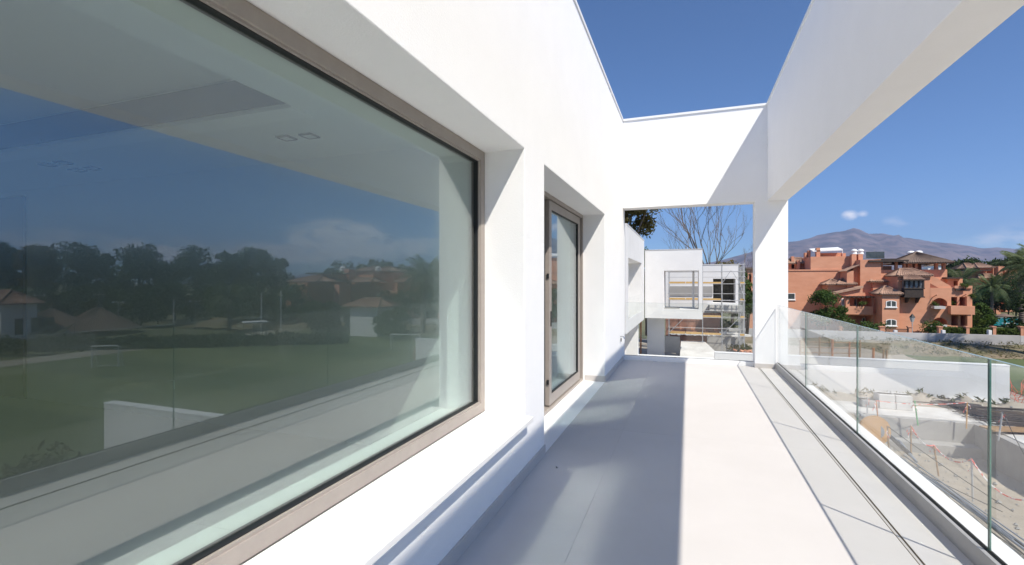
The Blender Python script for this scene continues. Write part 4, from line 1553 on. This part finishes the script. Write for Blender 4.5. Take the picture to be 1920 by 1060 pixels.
def spandrel(u0, u1, v0, Y, rise_px):
    x0, x1 = W(u0, 530, Y)[0], W(u1, 530, Y)[0]
    z1 = W((u0 + u1) / 2, v0, Y)[1]
    rise = rise_px * Y / F
    pts = [(x0 - .01, z1 + .01), (x1 + .01, z1 + .01)]
    ar = [(x1 + .01 + (x0 - x1 - .02) * i / 12, z1 - rise + rise * math.sin(math.pi * i / 12) ** .75) for i in range(13)]
    allp = pts + ar
    n = len(allp)
    m_ = MB()
    m_.v = [(a, Y - .01, b) for a, b in allp] + [(a, Y + .3, b) for a, b in allp]
    for i in range(12):
        m_.f.append((0 if i >= 6 else 1, 2 + i, 3 + i))
        m_.f.append((2 + i, n + 2 + i, n + 3 + i, 3 + i))
    m_.f.append((0, 1, 8))
    m_.build('arch', TERRA, P)


spandrel(1748, 1776, 559, 81, 6)
spandrel(1748, 1776, 596, 81, 5)
tbox(P, 1752, 1773, 574.5, 579.5, 79.9, 1.1, GREYR, 'planter')
tbox(P, 1790, 1823.5, 536, 541, 80.8, .3, TERRA, 'parapet')
tbox(P, 1783, 1828, 574, 590, 80.2, .9, TERRA, 'balcony')
tbox(P, 1813, 1820, 556, 574.2, 80.3, .5, TERRA, 'pillar')
tbox(P, 1814, 1820, 590, None, 80.3, .5, TERRA, 'pillar')
tbox(P, 1776, 1805, 522, 540.5, 85, 4, holes=[(1788, 1796, 527, 540)])
tbox(P, 1775, 1806, 520, 523, 84.2, 5, WOODD, 'pergola_roof')
tbox(P, 1792, 1812, 541, 545, 80.7, .1, WOODD, 'planter')
for u, v in ((1751, 557), (1750, 593), (1806, 556)):
    x_, z_ = W(u, v, 80.5)
    MB().tube([(x_, 81, z_ - .1), (x_ + .3, 80.3, z_ + .3)], .06, 5).build('spout', TERRA2, P)
tbox(P, 1743, 1776, 609, 613, 80.7, .15, GREYR, 'railing')

# houses further right
far = thing('terracotta_house', (58, 110, GZ), 'distant terracotta house with low hipped roofs behind the palms', 'house', 'terracotta apartment houses')
P = far
for (u0, u1, v0, v1, Y, d) in ((1815, 1850, 507, None, 160, 8), (1840, 1862, 512, None, 158, 8), (1862, 1884, 500, 530, 159, 6), (1884, 1908, 504, None, 158, 8), (1815, 1910, 528, None, 162, 5)):
    tbox(P, u0, u1, v0, v1, Y, d)
hip_px(P, 1815, 1840, 494, 503, 159, 8, ridge=.3)
hip_px(P, 1836, 1864, 494, 502, 157, 8, ridge=.3)
hip_px(P, 1838, 1872, 514, 522, 154, 5, ridge=.6)
tbox(P, 1812, 1858, 506, 508, 154, 4, WOODD, 'pergola_roof')
tbox(P, 1872, 1880, 499, 530, 156, 2, TERRA2, 'chimney')
for u in (1872, 1890, 1900):
    tbox(P, u, u + 3, 508, 515, 157.4, .3, WOODD, 'shutter')
far2 = thing('terracotta_house', (46, 102, GZ), 'shaded lower terracotta house behind the garden trees at right', 'house', 'terracotta apartment houses')
P = far2
tbox(P, 1826, 1876, 537, None, 148, 8, holes=[(1830, 1850, 553, 568), (1856, 1872, 553, 568), (1830, 1850, 575, 592)])
tbox(P, 1822, 1845, 563, 566, 146, 2, GREYR, 'awning')
far3 = thing('white_house', (60, 150, -3), 'tiny white house on the slope behind the roof terrace', 'house')
tbox(far3, 1760, 1772, 497, 512, 150, 8, WHITEP)
tbox(far3, 1740, 1752, 503, 512, 152, 8, WHITEP)
hip_px(far3, 1760, 1772, 495, 497, 150, 8)

# perimeter wall, piers, hedges, fence
pw = thing('perimeter_wall', (24, 64.5, -5.6), 'long weathered grey perimeter wall below the terracotta houses', 'wall')
YW = 64.3
z_w = W(1800, 627, YW)[1]
for k in range(9):
    x0 = 4 + 7.0 * k
    MB().box(x0 + .01, x0 + 6.99, YW, YW + .25, -6.2, z_w + .03 * (k % 2) - .05 * (x0 < 16)).build('wall_panel', GREYR if k % 3 else mat('pale_render', (.52, .50, .49), .95, (.42, .41, .40), .4, .1, 6), pw)
YH = 67.0
for k, (u, w_, lab) in enumerate([(1655, 9, 'terracotta gate pier below the arched windows'), (1707, 6, 'terracotta pier beside the street lamp'), (1764, 7, 'terracotta pier left of the first hedge'),
                                  (1815, 6, 'terracotta pier between the first and second hedge'), (1865, 6, 'terracotta pier between the second and third hedge'), (1917, 6, 'terracotta pier at the right picture edge')]):
    t_ = thing('fence_pier', (W(u, 530, YH)[0], YH, -6), lab, 'pier', 'terracotta garden piers')
    tbox(t_, u - w_ / 2, u + w_ / 2, 614.5, None, YH, .5, TERRA, 'shaft')
    tbox(t_, u - w_ / 2 - 1, u + w_ / 2 + 1, 612.5, 614.4, YH - .05, .6, TERRA2, 'cap')
for k, (u0, u1, lab) in enumerate([(1771, 1812, 'clipped hedge, left one along the wall'), (1819, 1861, 'clipped hedge, middle one along the wall'), (1869, 1913, 'clipped hedge, right one along the wall')]):
    x0, x1 = W(u0, 530, YH)[0], W(u1, 530, YH)[0]
    zt_ = W(1840, 616, YH)[1]
    rng = np.random.RandomState(60 + k)
    n = 2600
    Pn = np.stack([x0 + (x1 - x0) * rng.rand(n), YH + .8 * rng.rand(n), -5.9 + (zt_ + 5.9) * rng.rand(n) ** .6], 1)
    a = rng.normal(size=(n, 3)) * .07
    b = rng.normal(size=(n, 3)) * .05
    V = np.stack([Pn - a, Pn + b, Pn + a, Pn - b], 1).reshape(-1, 3)
    t_ = thing('hedge', ((x0 + x1) / 2, YH, -5.9), lab, 'hedge', 'clipped hedges along the wall')
    fast_mesh('foliage', V, np.arange(4 * n).reshape(n, 4), LEAF_H, t_)
    MB().box(x0 + .1, x1 - .1, YH + .15, YH + .65, -5.9, zt_ - .15).build('stems', LEAF_D, t_)
for k, (u, lab) in enumerate([(1680, 'small white box on the wall behind the railing'), (1770, 'small white box beside the first hedge'), (1857, 'small white box beside the second hedge')]):
    tag(tbox(None, u - 3, u + 3, 619.5, 628, 65.5, .4, WHITEP, 'meter_box'), lab, 'meter box', 'white meter boxes')
rl = thing('iron_railing', (W(1680, 530, YH)[0], YH, -5.9), 'dark iron railing between the terracotta piers', 'railing')
for u in np.arange(1660, 1706, 1.6):
    x_ = W(u, 530, YH)[0]
    MB().box(x_ - .015, x_ + .015, YH + .1, YH + .13, -5.5, W(1680, 616.5, YH)[1]).build('bar', RUST, rl)
tbox(rl, 1659, 1706, 617, 617.8, YH + .09, .04, RUST, 'top_rail')

sl_ = thing('street_lamp', (W(1710.5, 530, 70)[0], 70, -5.9), 'classic street lamp with a lantern head in front of the terracotta house', 'street lamp')
x_, z_ = W(1710.5, 602, 70)
MB().lathe((x_, 70, -5.9), [(.12, 0), (.12, .4), (.05, .6), (.045, z_ + 5.6), (.09, z_ + 5.62), (.05, z_ + 5.7)], 10).build('pole', STEEL, sl_)
MB().lathe((x_, 70, z_ - .15), [(.12, 0), (.28, .55), (.28, .58)], 6).build('lantern', LAMPG, sl_)
MB().lathe((x_, 70, z_ + .435), [(.32, 0), (.12, .28), (.03, .42)], 6).build('cap', GASKET, sl_)

# swimming pool garden
wt = MB()
lawn_z = -5.75
A_ = [WG(1800, 609, -5.62), WG(1932, 612, -5.62), WG(1945, 600, -5.62), WG(1868, 595, -5.62), WG(1815, 600, -5.62)]
wt.v = [tuple(p) for p in A_]
wt.f = [tuple(range(5))]
tag(wt.build('swimming_pool_water', WATER), kind='structure')
ed = MB()
cc = sum(A_, Vector()) / 5
ed.v = [tuple(cc + (p - cc) * 1.10 - Vector((0, 0, .03))) for p in A_]
ed.f = [tuple(range(5))]
tag(ed.build('pool_terrace', PATHM), kind='structure')
gl_ = MB()
gl_.add([(26, 66, lawn_z), (80, 66, lawn_z), (80, 118, lawn_z), (26, 118, lawn_z)], [(0, 1, 2, 3)])
tag(gl_.build('lawn', PITCH), kind='structure')
um_ = thing('sun_umbrella', WG(1883, 612, -5.6), 'folded-out thatch parasol standing beside the turquoise pool', 'parasol')
c_ = WG(1883, 612, -5.6)
zt_ = c_.z + 1.75
MB().tube([c_, (c_.x, c_.y, zt_)], .07, 7).build('pole', WOODD, um_)
MB().lathe((c_.x, c_.y, zt_ - .12), [(1.15, 0), (.6, .25), (.05, .45)], 14).build('canopy', THATCH, um_)
for k, (u, lab) in enumerate([(1889, 'white lounger by the pool, left one'), (1898, 'white lounger by the pool, right one')]):
    t_ = thing('sun_lounger', WG(u, 610, -5.6), lab, 'sun lounger', 'white loungers by the pool')
    c_ = WG(u, 610, -5.6)
    MB().obox(c_ + Vector((0, 0, .3)), 1.3, .6, .08).build('seat', WHITEP, t_)
    MB().obox(c_ + Vector((.8, 0, .5)), .6, .6, .07, 0, -.8).build('backrest', WHITEP, t_)
    for sx_ in (-.5, .5):
        for sy_ in (-.2, .2):
            MB().box(c_.x + sx_ - .03, c_.x + sx_ + .03, c_.y + sy_ - .03, c_.y + sy_ + .03, c_.z, c_.z + .26).build('leg', WHITEP, t_)

# palms, trees and shrubs round the houses
def BASE9(u, D):
    p = WD(u, 600, D)
    return Vector((p.x, p.y, -5.9))


palm(BASE9(1806, 94), 7.2, 38, 4.6, 'bushy palm between the two terracotta houses', 1)
p_ = WD(1858, 590, 82)
palm((p_.x, p_.y, -5.9), 6.4, 32, 3.5, 'slim palm with hanging fronds in front of the shaded house', 2, .16)
p_ = WD(1917, 590, 62)
palm((p_.x, p_.y, -5.9), 9.4, 40, 3.3, 'big feathery palm at the right picture edge', 3, .3)
p_ = WD(1738, 612, 68)
palm((p_.x, p_.y, -5.9), 1.75, 14, .75, 'dwarf palm left of the ground floor arch', 4, .12, 'dwarf palms before the house')
p_ = WD(1757, 610, 69)
palm((p_.x, p_.y, -5.9), 1.5, 14, .7, 'dwarf palm in front of the ground floor arch', 5, .12, 'dwarf palms before the house')
p_ = WD(1790, 610, 66)
palm((p_.x, p_.y, -5.9), 2.1, 15, .7, 'dwarf palm right of the ground floor arch', 6, .1, 'dwarf palms before the house')
tree('fig_tree', (W(1549, 590, 76)[0], 76, -6.0), 6.4, 4.6, 1.6, 'round dense green tree against the blank terracotta wall', leaf=LEAF_G, k=22, n=4200, size=.17, seed=71, r=.12)
for i, (u, Y, h, w, lf, lab) in enumerate([(1602, 73, 3.1, 3.4, LEAF_H, 'leafy shrub by the ground floor balcony, left one'), (1637, 72, 2.7, 3.6, LEAF_G, 'leafy shrub by the ground floor balcony, right one'),
                                           (1720, 72, 1.6, 2.0, LEAF_R, 'purple leaved shrub by the street lamp'), (1752, 76, 2.6, 3.0, LEAF_G, 'shrub at the foot of the arch')]):
    shrub('garden_shrub', (W(u, 600, Y)[0], Y, -5.9), w, h, lab, group='shrubs before the terracotta house', leaf=lf, n=1100, size=.15, seed=80 + i, k=9)
for i, (u, v, Y, lab) in enumerate([(1617, 571, 81.9, 'trailing plant on the first floor balcony'), (1753, 571, 80.6, 'plant in the arched loggia'), (1808, 537, 80.7, 'plant on the upper right terrace'),
                                    (1788, 570, 81.5, 'plant in the right loggia'), (1822, 556, 80.5, 'plant at the right balcony pillar')]):
    x_, z_ = W(u, v, Y)
    shrub('balcony_plant', (x_, Y, z_ - .4), 1.7 if i == 0 else .9, .9, lab, 'plant', 'plants on the terracotta house', LEAF_H, 260, .10, 90 + i)
TR = [(1832, 605, 70, 4.3, 3.4, LEAF_G, 'small olive green tree by the pool, left one'), (1846, 600, 72, 3.4, 2.6, LEAF_D, 'dark tree by the pool behind the small one'),
      (1890, 600, 106, 9.4, 10, LEAF_D, 'dark dense tree behind the pool'), (1922, 600, 102, 10.0, 11.0, LEAF_D, 'large dark tree at the right picture edge'),
      (1905, 600, 107, 5.8, 8, LEAF_G, 'dark green bushy tree behind the parasol'), (1866, 600, 110, 7.6, 9.0, LEAF_G, 'tall tree behind the slim palm'),
      (1836, 600, 112, 6.6, 8, LEAF_D, 'tree in the gap between the terracotta houses'), (1822, 600, 69, 3.4, 2.6, LEAF_H, 'pale shrub tree at the house corner')]
for i, (u, v, D, h, w, lf, lab) in enumerate(TR):
    p_ = WD(u, v, D)
    tree('garden_tree', (p_.x, p_.y, -5.9), h, w, .8, lab, group='garden trees round the pool', leaf=lf, k=18, n=3000, size=.24, seed=100 + i, r=.14)
for i in range(15):
    u = 1772 + i * 12 + rnd.uniform(-3, 3)
    D = 170 + rnd.uniform(-15, 25)
    p_ = WD(u, 500, D)
    ht = EYE + (530 - rnd.uniform(482, 492)) / F * D
    tree('distant_tree', (p_.x, p_.y, -6), ht + 6, rnd.uniform(7, 10), 4, ORD[i] + ' distant dark tree from the left in the row behind the terracotta roofs', group='row of trees behind the roofs', leaf=LEAF_D, k=9, n=700, size=.55, seed=200 + i, r=.25)
p_ = WD(1480, 500, 100)
tree('distant_tree', (p_.x, p_.y, -6), 7.6, 3, 3, 'small green treetop at the left end of the terracotta roofs', leaf=LEAF_G, k=8, n=700, size=.3, seed=230)
# ------------------------------------------------------------------ the east side, seen mirrored in the window
def goal(a, b, h, lab):
    a, b = Vector(a), Vector(b)
    t_ = thing('football_goal', a.lerp(b, .5), lab, 'goal', 'small football goals on the pitch')
    d = (b - a).normalized()
    nrm = Vector((d.y, -d.x, 0))
    if nrm.x < 0:
        nrm = -nrm
    up = Vector((0, 0, h))
    bk = nrm * .9
    for p in (a, b):
        MB().tube([p, p + up], .05, 8).build('post', WHITEP, t_)
        MB().tube([p + up, p + bk * .4 + up * .95, p + bk], .03, 6).build('stay', WHITEP, t_)
    MB().tube([a + up, b + up], .05, 8).build('crossbar', WHITEP, t_)
    MB().tube([a + bk, b + bk], .03, 6).build('ground_bar', WHITEP, t_)
    nt_ = MB()
    for i in range(1, 14):
        p = a.lerp(b, i / 14)
        nt_.tube([p + up, p + bk * .4 + up * .95, p + bk], .006, 3, cap=False)
    for j in range(1, 6):
        nt_.tube([a + up.lerp(bk, j / 6), b + up.lerp(bk, j / 6)], .006, 3, cap=False)
    nt_.build('net', WHITEP, t_)


goal(WG(172, 690, -5.47, True), WG(222, 688, -5.47, True), 1.75, 'white football goal at the far touchline, mirrored at the left of the window')
goal(WG(733, 656, -5.47, True), WG(787, 657, -5.47, True), 1.6, 'white football goal before the grey wall, mirrored at the right of the window')


def pavilion(u, v0, v1, half, D, lab, seed):
    c_ = WD(u, v1, D, True)
    zt_ = EYE + (530 - v0) / F * D
    R_ = half / F * D
    t_ = thing('thatched_pavilion', (c_.x, c_.y, -5.5), lab, 'pavilion', 'pavilions beyond the pitch')
    m_ = MB()
    n = 10
    for i in range(n):
        a0, a1 = 6.2832 * i / n + .2, 6.2832 * (i + 1) / n + .2
        e0 = Vector((c_.x + R_ * math.cos(a0), c_.y + R_ * math.sin(a0), c_.z))
        e1 = Vector((c_.x + R_ * math.cos(a1), c_.y + R_ * math.sin(a1), c_.z))
        tp = Vector((c_.x, c_.y, zt_))
        corr(m_, e0, e1, tp, tp, 8, .06)
        m_.tube([e0, tp], .07, 5)
    m_.build('roof', THATCH, t_)
    MB().lathe((c_.x, c_.y, zt_ - .1), [(.3, 0), (.25, .35), (.05, .6)], 8).build('finial', WOODD, t_)
    for i in range(n):
        a0 = 6.2832 * i / n + .2
        x, y = c_.x + .88 * R_ * math.cos(a0), c_.y + .88 * R_ * math.sin(a0)
        MB().box(x - .09, x + .09, y - .09, y + .09, -5.6, c_.z + .1).build('post', WOODD, t_)


pavilion(98, 577, 621, 74, 66, 'brown shingle pavilion with a cone roof, mirrored left one', 1)
pavilion(184, 574, 617, 66, 70, 'brown shingle pavilion with a cone roof, mirrored right one', 2)
cv = thing('shade_sail', WD(130, 622, 60, True), 'pale cream shade sail between the two cone roofed pavilions', 'shade sail')
a, b, c_ = WD(64, 625, 60, True), WD(140, 606, 60, True), WD(92, 630, 56, True)
m_ = MB()
n = 10
for i in range(n + 1):
    for j in range(4):
        p = a.lerp(b, i / n).lerp(c_, .25 * j) - Vector((0, 0, 1.1 * math.sin(math.pi * i / n) * (1 - .25 * j)))
        m_.v.append(tuple(p))
for i in range(n):
    for j in range(3):
        q = i * 4 + j
        m_.f.append((q, q + 1, q + 5, q + 4))
m_.build('cloth', mat('cream_cloth', (.55, .50, .40), .9), cv)
for p in (a, b, c_):
    MB().tube([p, (p.x, p.y, -5.6)], .06, 6).build('mast', STEEL, cv)

wh = thing('pool_house', (60, 20, -5.5), 'white house with a tiled hip roof, mirrored at the left window edge', 'house', 'small houses beyond the pitch')
p0, p1 = WD(2, 600, 62, True), WD(57, 600, 62, True)
MB().box(min(p0.x, p1.x) - 1, max(p0.x, p1.x) + 1, min(p0.y, p1.y) - 2, max(p0.y, p1.y) + .2, -5.6, EYE + (530 - 567) / F * 62).build('wall', STUCCO_FAR, wh)
hip(wh, min(p0.x, p1.x) - 1, max(p0.x, p1.x) + 1, min(p0.y, p1.y) - 2, max(p0.y, p1.y) + .2, EYE + (530 - 568) / F * 62, EYE + (530 - 545) / F * 62, ridge=.3, over=.6)
for k in range(3):
    MB().box(min(p0.x, p1.x) - 1.03, min(p0.x, p1.x) - 1.002, p1.y - 2 + 1.6 * k, p1.y - 1.2 + 1.6 * k, -5, -3).build('window', PANED, wh)

kb = thing('pool_house', (36, 55, -5.5), 'white walled kiosk with a low tiled hip roof before the terracotta complex, mirrored', 'house', 'small houses beyond the pitch')
c_ = WD(697, 600, 64, True)
MB().box(c_.x - 2.0, c_.x + 2.2, c_.y - 1.6, c_.y + 2.2, -6, EYE + (530 - 575) / F * 64).build('wall', STUCCO_FAR, kb)
hip(kb, c_.x - 2.0, c_.x + 2.2, c_.y - 1.6, c_.y + 2.2, EYE + (530 - 574) / F * 64, EYE + (530 - 560) / F * 64, ridge=.45, over=.7)
MB().box(c_.x - 2.03, c_.x - 2.002, c_.y - .4, c_.y + .5, -5.4, -3.2).build('door', WOODD, kb)

cx_ = thing('terracotta_house', (62, 62, GZ), 'terracotta complex with shaded loggias and tiled roofs, mirrored in the window', 'house', 'terracotta apartment houses')


def mbox(u0, u1, v0, v1, D, dep, m=TERRA, name='wall', holes=()):
    Y = WD((u0 + u1) / 2, 530, D).y
    return tbox(cx_, u0, u1, v0, v1, Y, dep, m, name, holes, 1.2, True), Y


def mhip(u0, u1, vt, ve, D, dep, **k):
    Y = WD((u0 + u1) / 2, 530, D).y
    um = (u0 + u1) / 2
    hip(cx_, 2 * PANE - W(u0, 530, Y)[0], 2 * PANE - W(u1, 530, Y)[0], Y, Y + dep, W(um, ve, Y)[1], W(um, vt, Y + dep / 2)[1], **k)


mbox(543, 576, 529, None, 80, 7, holes=[(545, 549, 534, 543), (567, 573, 533, 541)])
mbox(536, 546, 548, None, 79, 6, holes=[(538, 540, 553, 562), (542, 545, 554, 561)])
mhip(543, 592, 518, 528, 80, 7, ridge=.3)
mbox(576, 600, 533, None, 83, 7, holes=[(579, 590, 534, 548)])
mbox(572, 622, 511.5, 514, 84, 5, WOODD, 'pergola_roof')
mbox(594, 622, 513.8, 540, 86, 5)
mbox(626, 636, 534, None, 82, 3)
mbox(622, 745, 530, None, 88, 8, holes=[(642, 700, 533, 545), (642, 700, 550, 562), (706, 740, 531, 545), (706, 740, 550, 562)])
mbox(668, 700, 509, 532, 90, 6)
mbox(700, 740, 511, 532, 91, 6)
mhip(668, 698, 500, 508, 90, 6, ridge=.1)
mhip(698, 728, 501, 508.5, 90, 6, ridge=.1)
mhip(655, 694, 521, 529, 86, 4, ridge=.6)
mhip(742, 758, 521, 529, 84, 4, ridge=.4)
mbox(646, 654, 505, 532, 89, 2, TERRA2, 'chimney')
for u in (643, 709):
    x_, z_ = W(u, 504, 74)
    MB().lathe((2 * PANE - x_, 74, z_ - .4), [(.5, 0), (.5, .5), (.55, .55), (.2, .8)], 10).build('chimney_pot', WHITEP, cx_)
for i, (u, v, D) in enumerate([(74, 554, 78), (186, 553, 80), (222, 567, 70), (260, 551, 84), (288, 551, 86), (342, 550, 95), (366, 565, 74), (503, 562, 78)]):
    p_ = WD(u, v, D, True)
    t_ = thing('floodlight_pole', (p_.x, p_.y, -5.5), ORD[i] + ' slim floodlight pole from the left in the mirrored row beyond the pitch', 'floodlight', 'floodlight poles beyond the pitch')
    MB().tube([(p_.x, p_.y, -5.6), p_], .06, 7, .04).build('pole', STEEL, t_)
    MB().tube([p_ - Vector((.5, -.4, 0)), p_ + Vector((.5, -.4, 0))], .03, 5).build('cross_arm', STEEL, t_)
    for s in (-1, 1):
        MB().obox(p_ + Vector((.5 * s, -.4 * s, .02)), .42, .25, .16, .6, .25).build('lamp_head', WHITEP, t_)
for i, (u, v0, v1, D) in enumerate([(490, 549, 588, 66), (326, 562, 600, 70), (527, 545, 575, 72)]):
    p_ = WD(u, v0, D, True)
    tag(MB().tube([(p_.x, p_.y, -5.6), p_], .07, 7).build('white_pole', WHITEP), ['tall white pole left of the mirrored terracotta house', 'white pole in front of the tall trees', 'thin white pole beside the mirrored terracotta gable'][i], 'pole', 'white poles beyond the pitch')
cn = thing('canopy', WD(480, 612, 58, True), 'small white canopy on posts at the pitch edge', 'canopy')
c_ = WD(478, 604, 58, True)
MB().obox(c_, 2.2, 2.6, .12, .6).build('roof', WHITEP, cn)
for s in (-1, 1):
    for q in (-1, 1):
        MB().tube([c_ + Vector((.8 * s, .9 * q, 0)), Vector((c_.x + .8 * s, c_.y + .9 * q, -5.6))], .05, 5).build('post', STEEL, cn)

# hedge along the far touchline
rng = np.random.RandomState(77)
cl = []
for i in range(150):
    t = i / 149
    p = WG(-40, 668, -5.5, True).lerp(WG(660, 650, -5.5, True), t)
    p = p + Vector((2.5, 1.5, 0))
    hh = 1.3 + .5 * mnoise.noise(Vector((t * 14, 0, 0)))
    cl.append((p.x, p.y, -5.5 + hh * .5, .75, .75, hh * .55, 75))
V, Q = leaf_quads(cl, .2, rng, .5, .6)
hd = thing('hedge', WG(300, 660, -5.5, True), 'long untrimmed dark hedge along the far touchline of the pitch', 'hedge')
fast_mesh('foliage', V, Q, LEAF_D, hd)

# the tall tree line and the lower trees in front of it
TL = [(-30, 440, 70, LEAF_D, 'tall eucalyptus at the far left of the mirrored tree line'), (15, 448, 60, LEAF_D, 'tall dark tree cut by the left edge of the pane'),
      (70, 456, 70, LEAF_E, 'thin crowned tree left of the broad eucalyptus'), (152, 456, 100, LEAF_D, 'broad eucalyptus with a flat crown, second from left in the mirrored line'),
      (196, 470, 36, LEAF_D, 'slim leaning tree beside the broad eucalyptus'), (262, 463, 84, LEAF_D, 'round topped tree in the mirrored line, left of the notch'),
      (312, 490, 46, LEAF_D, 'short tree in the notch of the mirrored line'), (368, 466, 86, LEAF_D, 'round topped tree right of the notch'),
      (432, 470, 70, LEAF_D, 'tall tree left of the densest crown'), (478, 468, 80, LEAF_D, 'densest tall crown near the end of the mirrored line'),
      (520, 486, 50, LEAF_D, 'last sloping tree of the mirrored line')]
for i, (u, v, w, lf, lab) in enumerate(TL):
    D = 105 + 12 * math.sin(i * 2.1)
    p_ = WD(u, 530, D, True)
    zt_ = EYE + (530 - v) / F * D
    tree('tall_tree', (p_.x, p_.y, -5.7), zt_ + 5.7, w / F * D * 1.05, 3.5, lab, group='tall trees beyond the pitch', leaf=lf, bark=BARK, k=30, n=6500, size=.34, seed=300 + i, r=.35)
for i in range(17):
    u = -30 + i * 36 + rnd.uniform(-8, 8)
    D = rnd.uniform(78, 96)
    v = rnd.uniform(520, 552)
    p_ = WD(u, 530, D, True)
    zt_ = EYE + (530 - v) / F * D
    tree('understorey_tree', (p_.x, p_.y, -5.7), zt_ + 5.7, rnd.uniform(7, 10), .6, ORD[i] + ' lower bushy tree from the left in front of the mirrored tall tree line', group='lower trees beyond the pitch', leaf=(LEAF_D, LEAF_G, LEAF_D)[i % 3], k=14, n=2200, size=.3, seed=340 + i, r=.15)
for i, (u, v, D, w, lab) in enumerate([(596, 568, 70, 5, 'bushy tree in front of the mirrored terracotta house'), (618, 566, 68, 4.5, 'dark tree right of the bushy one'), (650, 574, 72, 4, 'dark tree before the loggias'),
                                       (742, 545, 76, 7, 'dark tree left of the mirrored palm'), (738, 582, 60, 4.5, 'low shrub tree at the kiosk corner'), (808, 535, 80, 7, 'dark tree right of the mirrored palm')]):
    p_ = WD(u, 530, D, True)
    tree('garden_tree', (p_.x, p_.y, -5.7), EYE + (530 - v) / F * D + 5.7, w, .6, lab, group='garden trees by the mirrored houses', leaf=(LEAF_G, LEAF_D)[i % 2], k=14, n=2200, size=.26, seed=370 + i, r=.13)
for i in range(12):
    u = 618 + i * 15
    D = 175 + rnd.uniform(-10, 20)
    p_ = WD(u, 530, D, True)
    v = (500, 492, 486, 484, 487, 486, 488, 491, 494, 496, 500, 503)[i]
    tree('distant_tree', (p_.x, p_.y, -6), EYE + (530 - v) / F * D + 6, rnd.uniform(8, 11), 4, ORD[i] + ' distant tree from the left in the mirrored row behind the terracotta complex', group='mirrored row of distant trees', leaf=LEAF_D, k=9, n=700, size=.6, seed=400 + i, r=.3)
p_ = WD(793, 530, 66, True)
palm((p_.x, p_.y, -5.7), 8.0, 40, 4.2, 'tall palm mirrored at the right part of the window', 8, .3, 'palms beyond the pitch')
p_ = WD(430, 530, 72, True)
palm((p_.x, p_.y, -5.7), 4.6, 34, 3.6, 'low wide palm before the mirrored tree line', 9, .25, 'palms beyond the pitch')
shrub('dry_shrub', WD(60, 890, 13.5, True) - Vector((0, 0, .6)), 2.4, 1.4, 'uprooted dry shrub on the slope below the terrace, mirrored at the lower left', leaf=WEED, n=420, size=.12, seed=500)

# ------------------------------------------------------------------ air
hz = MB().box(-9600, 9600, -9600, 9600, -9.5, 900)
hzm = bpy.data.materials.new('haze_air')
hzm.use_nodes = True
t = hzm.node_tree
t.nodes.clear()
vo = t.nodes.new('ShaderNodeVolumePrincipled')
vo.inputs['Color'].default_value = (.56, .66, 1.0, 1)
vo.inputs['Density'].default_value = HAZE_DENSITY
vo.inputs['Anisotropy'].default_value = .2
oo = t.nodes.new('ShaderNodeOutputMaterial')
t.links.new(vo.outputs[0], oo.inputs['Volume'])
hzo = hz.build('haze', hzm)
tag(hzo, kind='stuff')
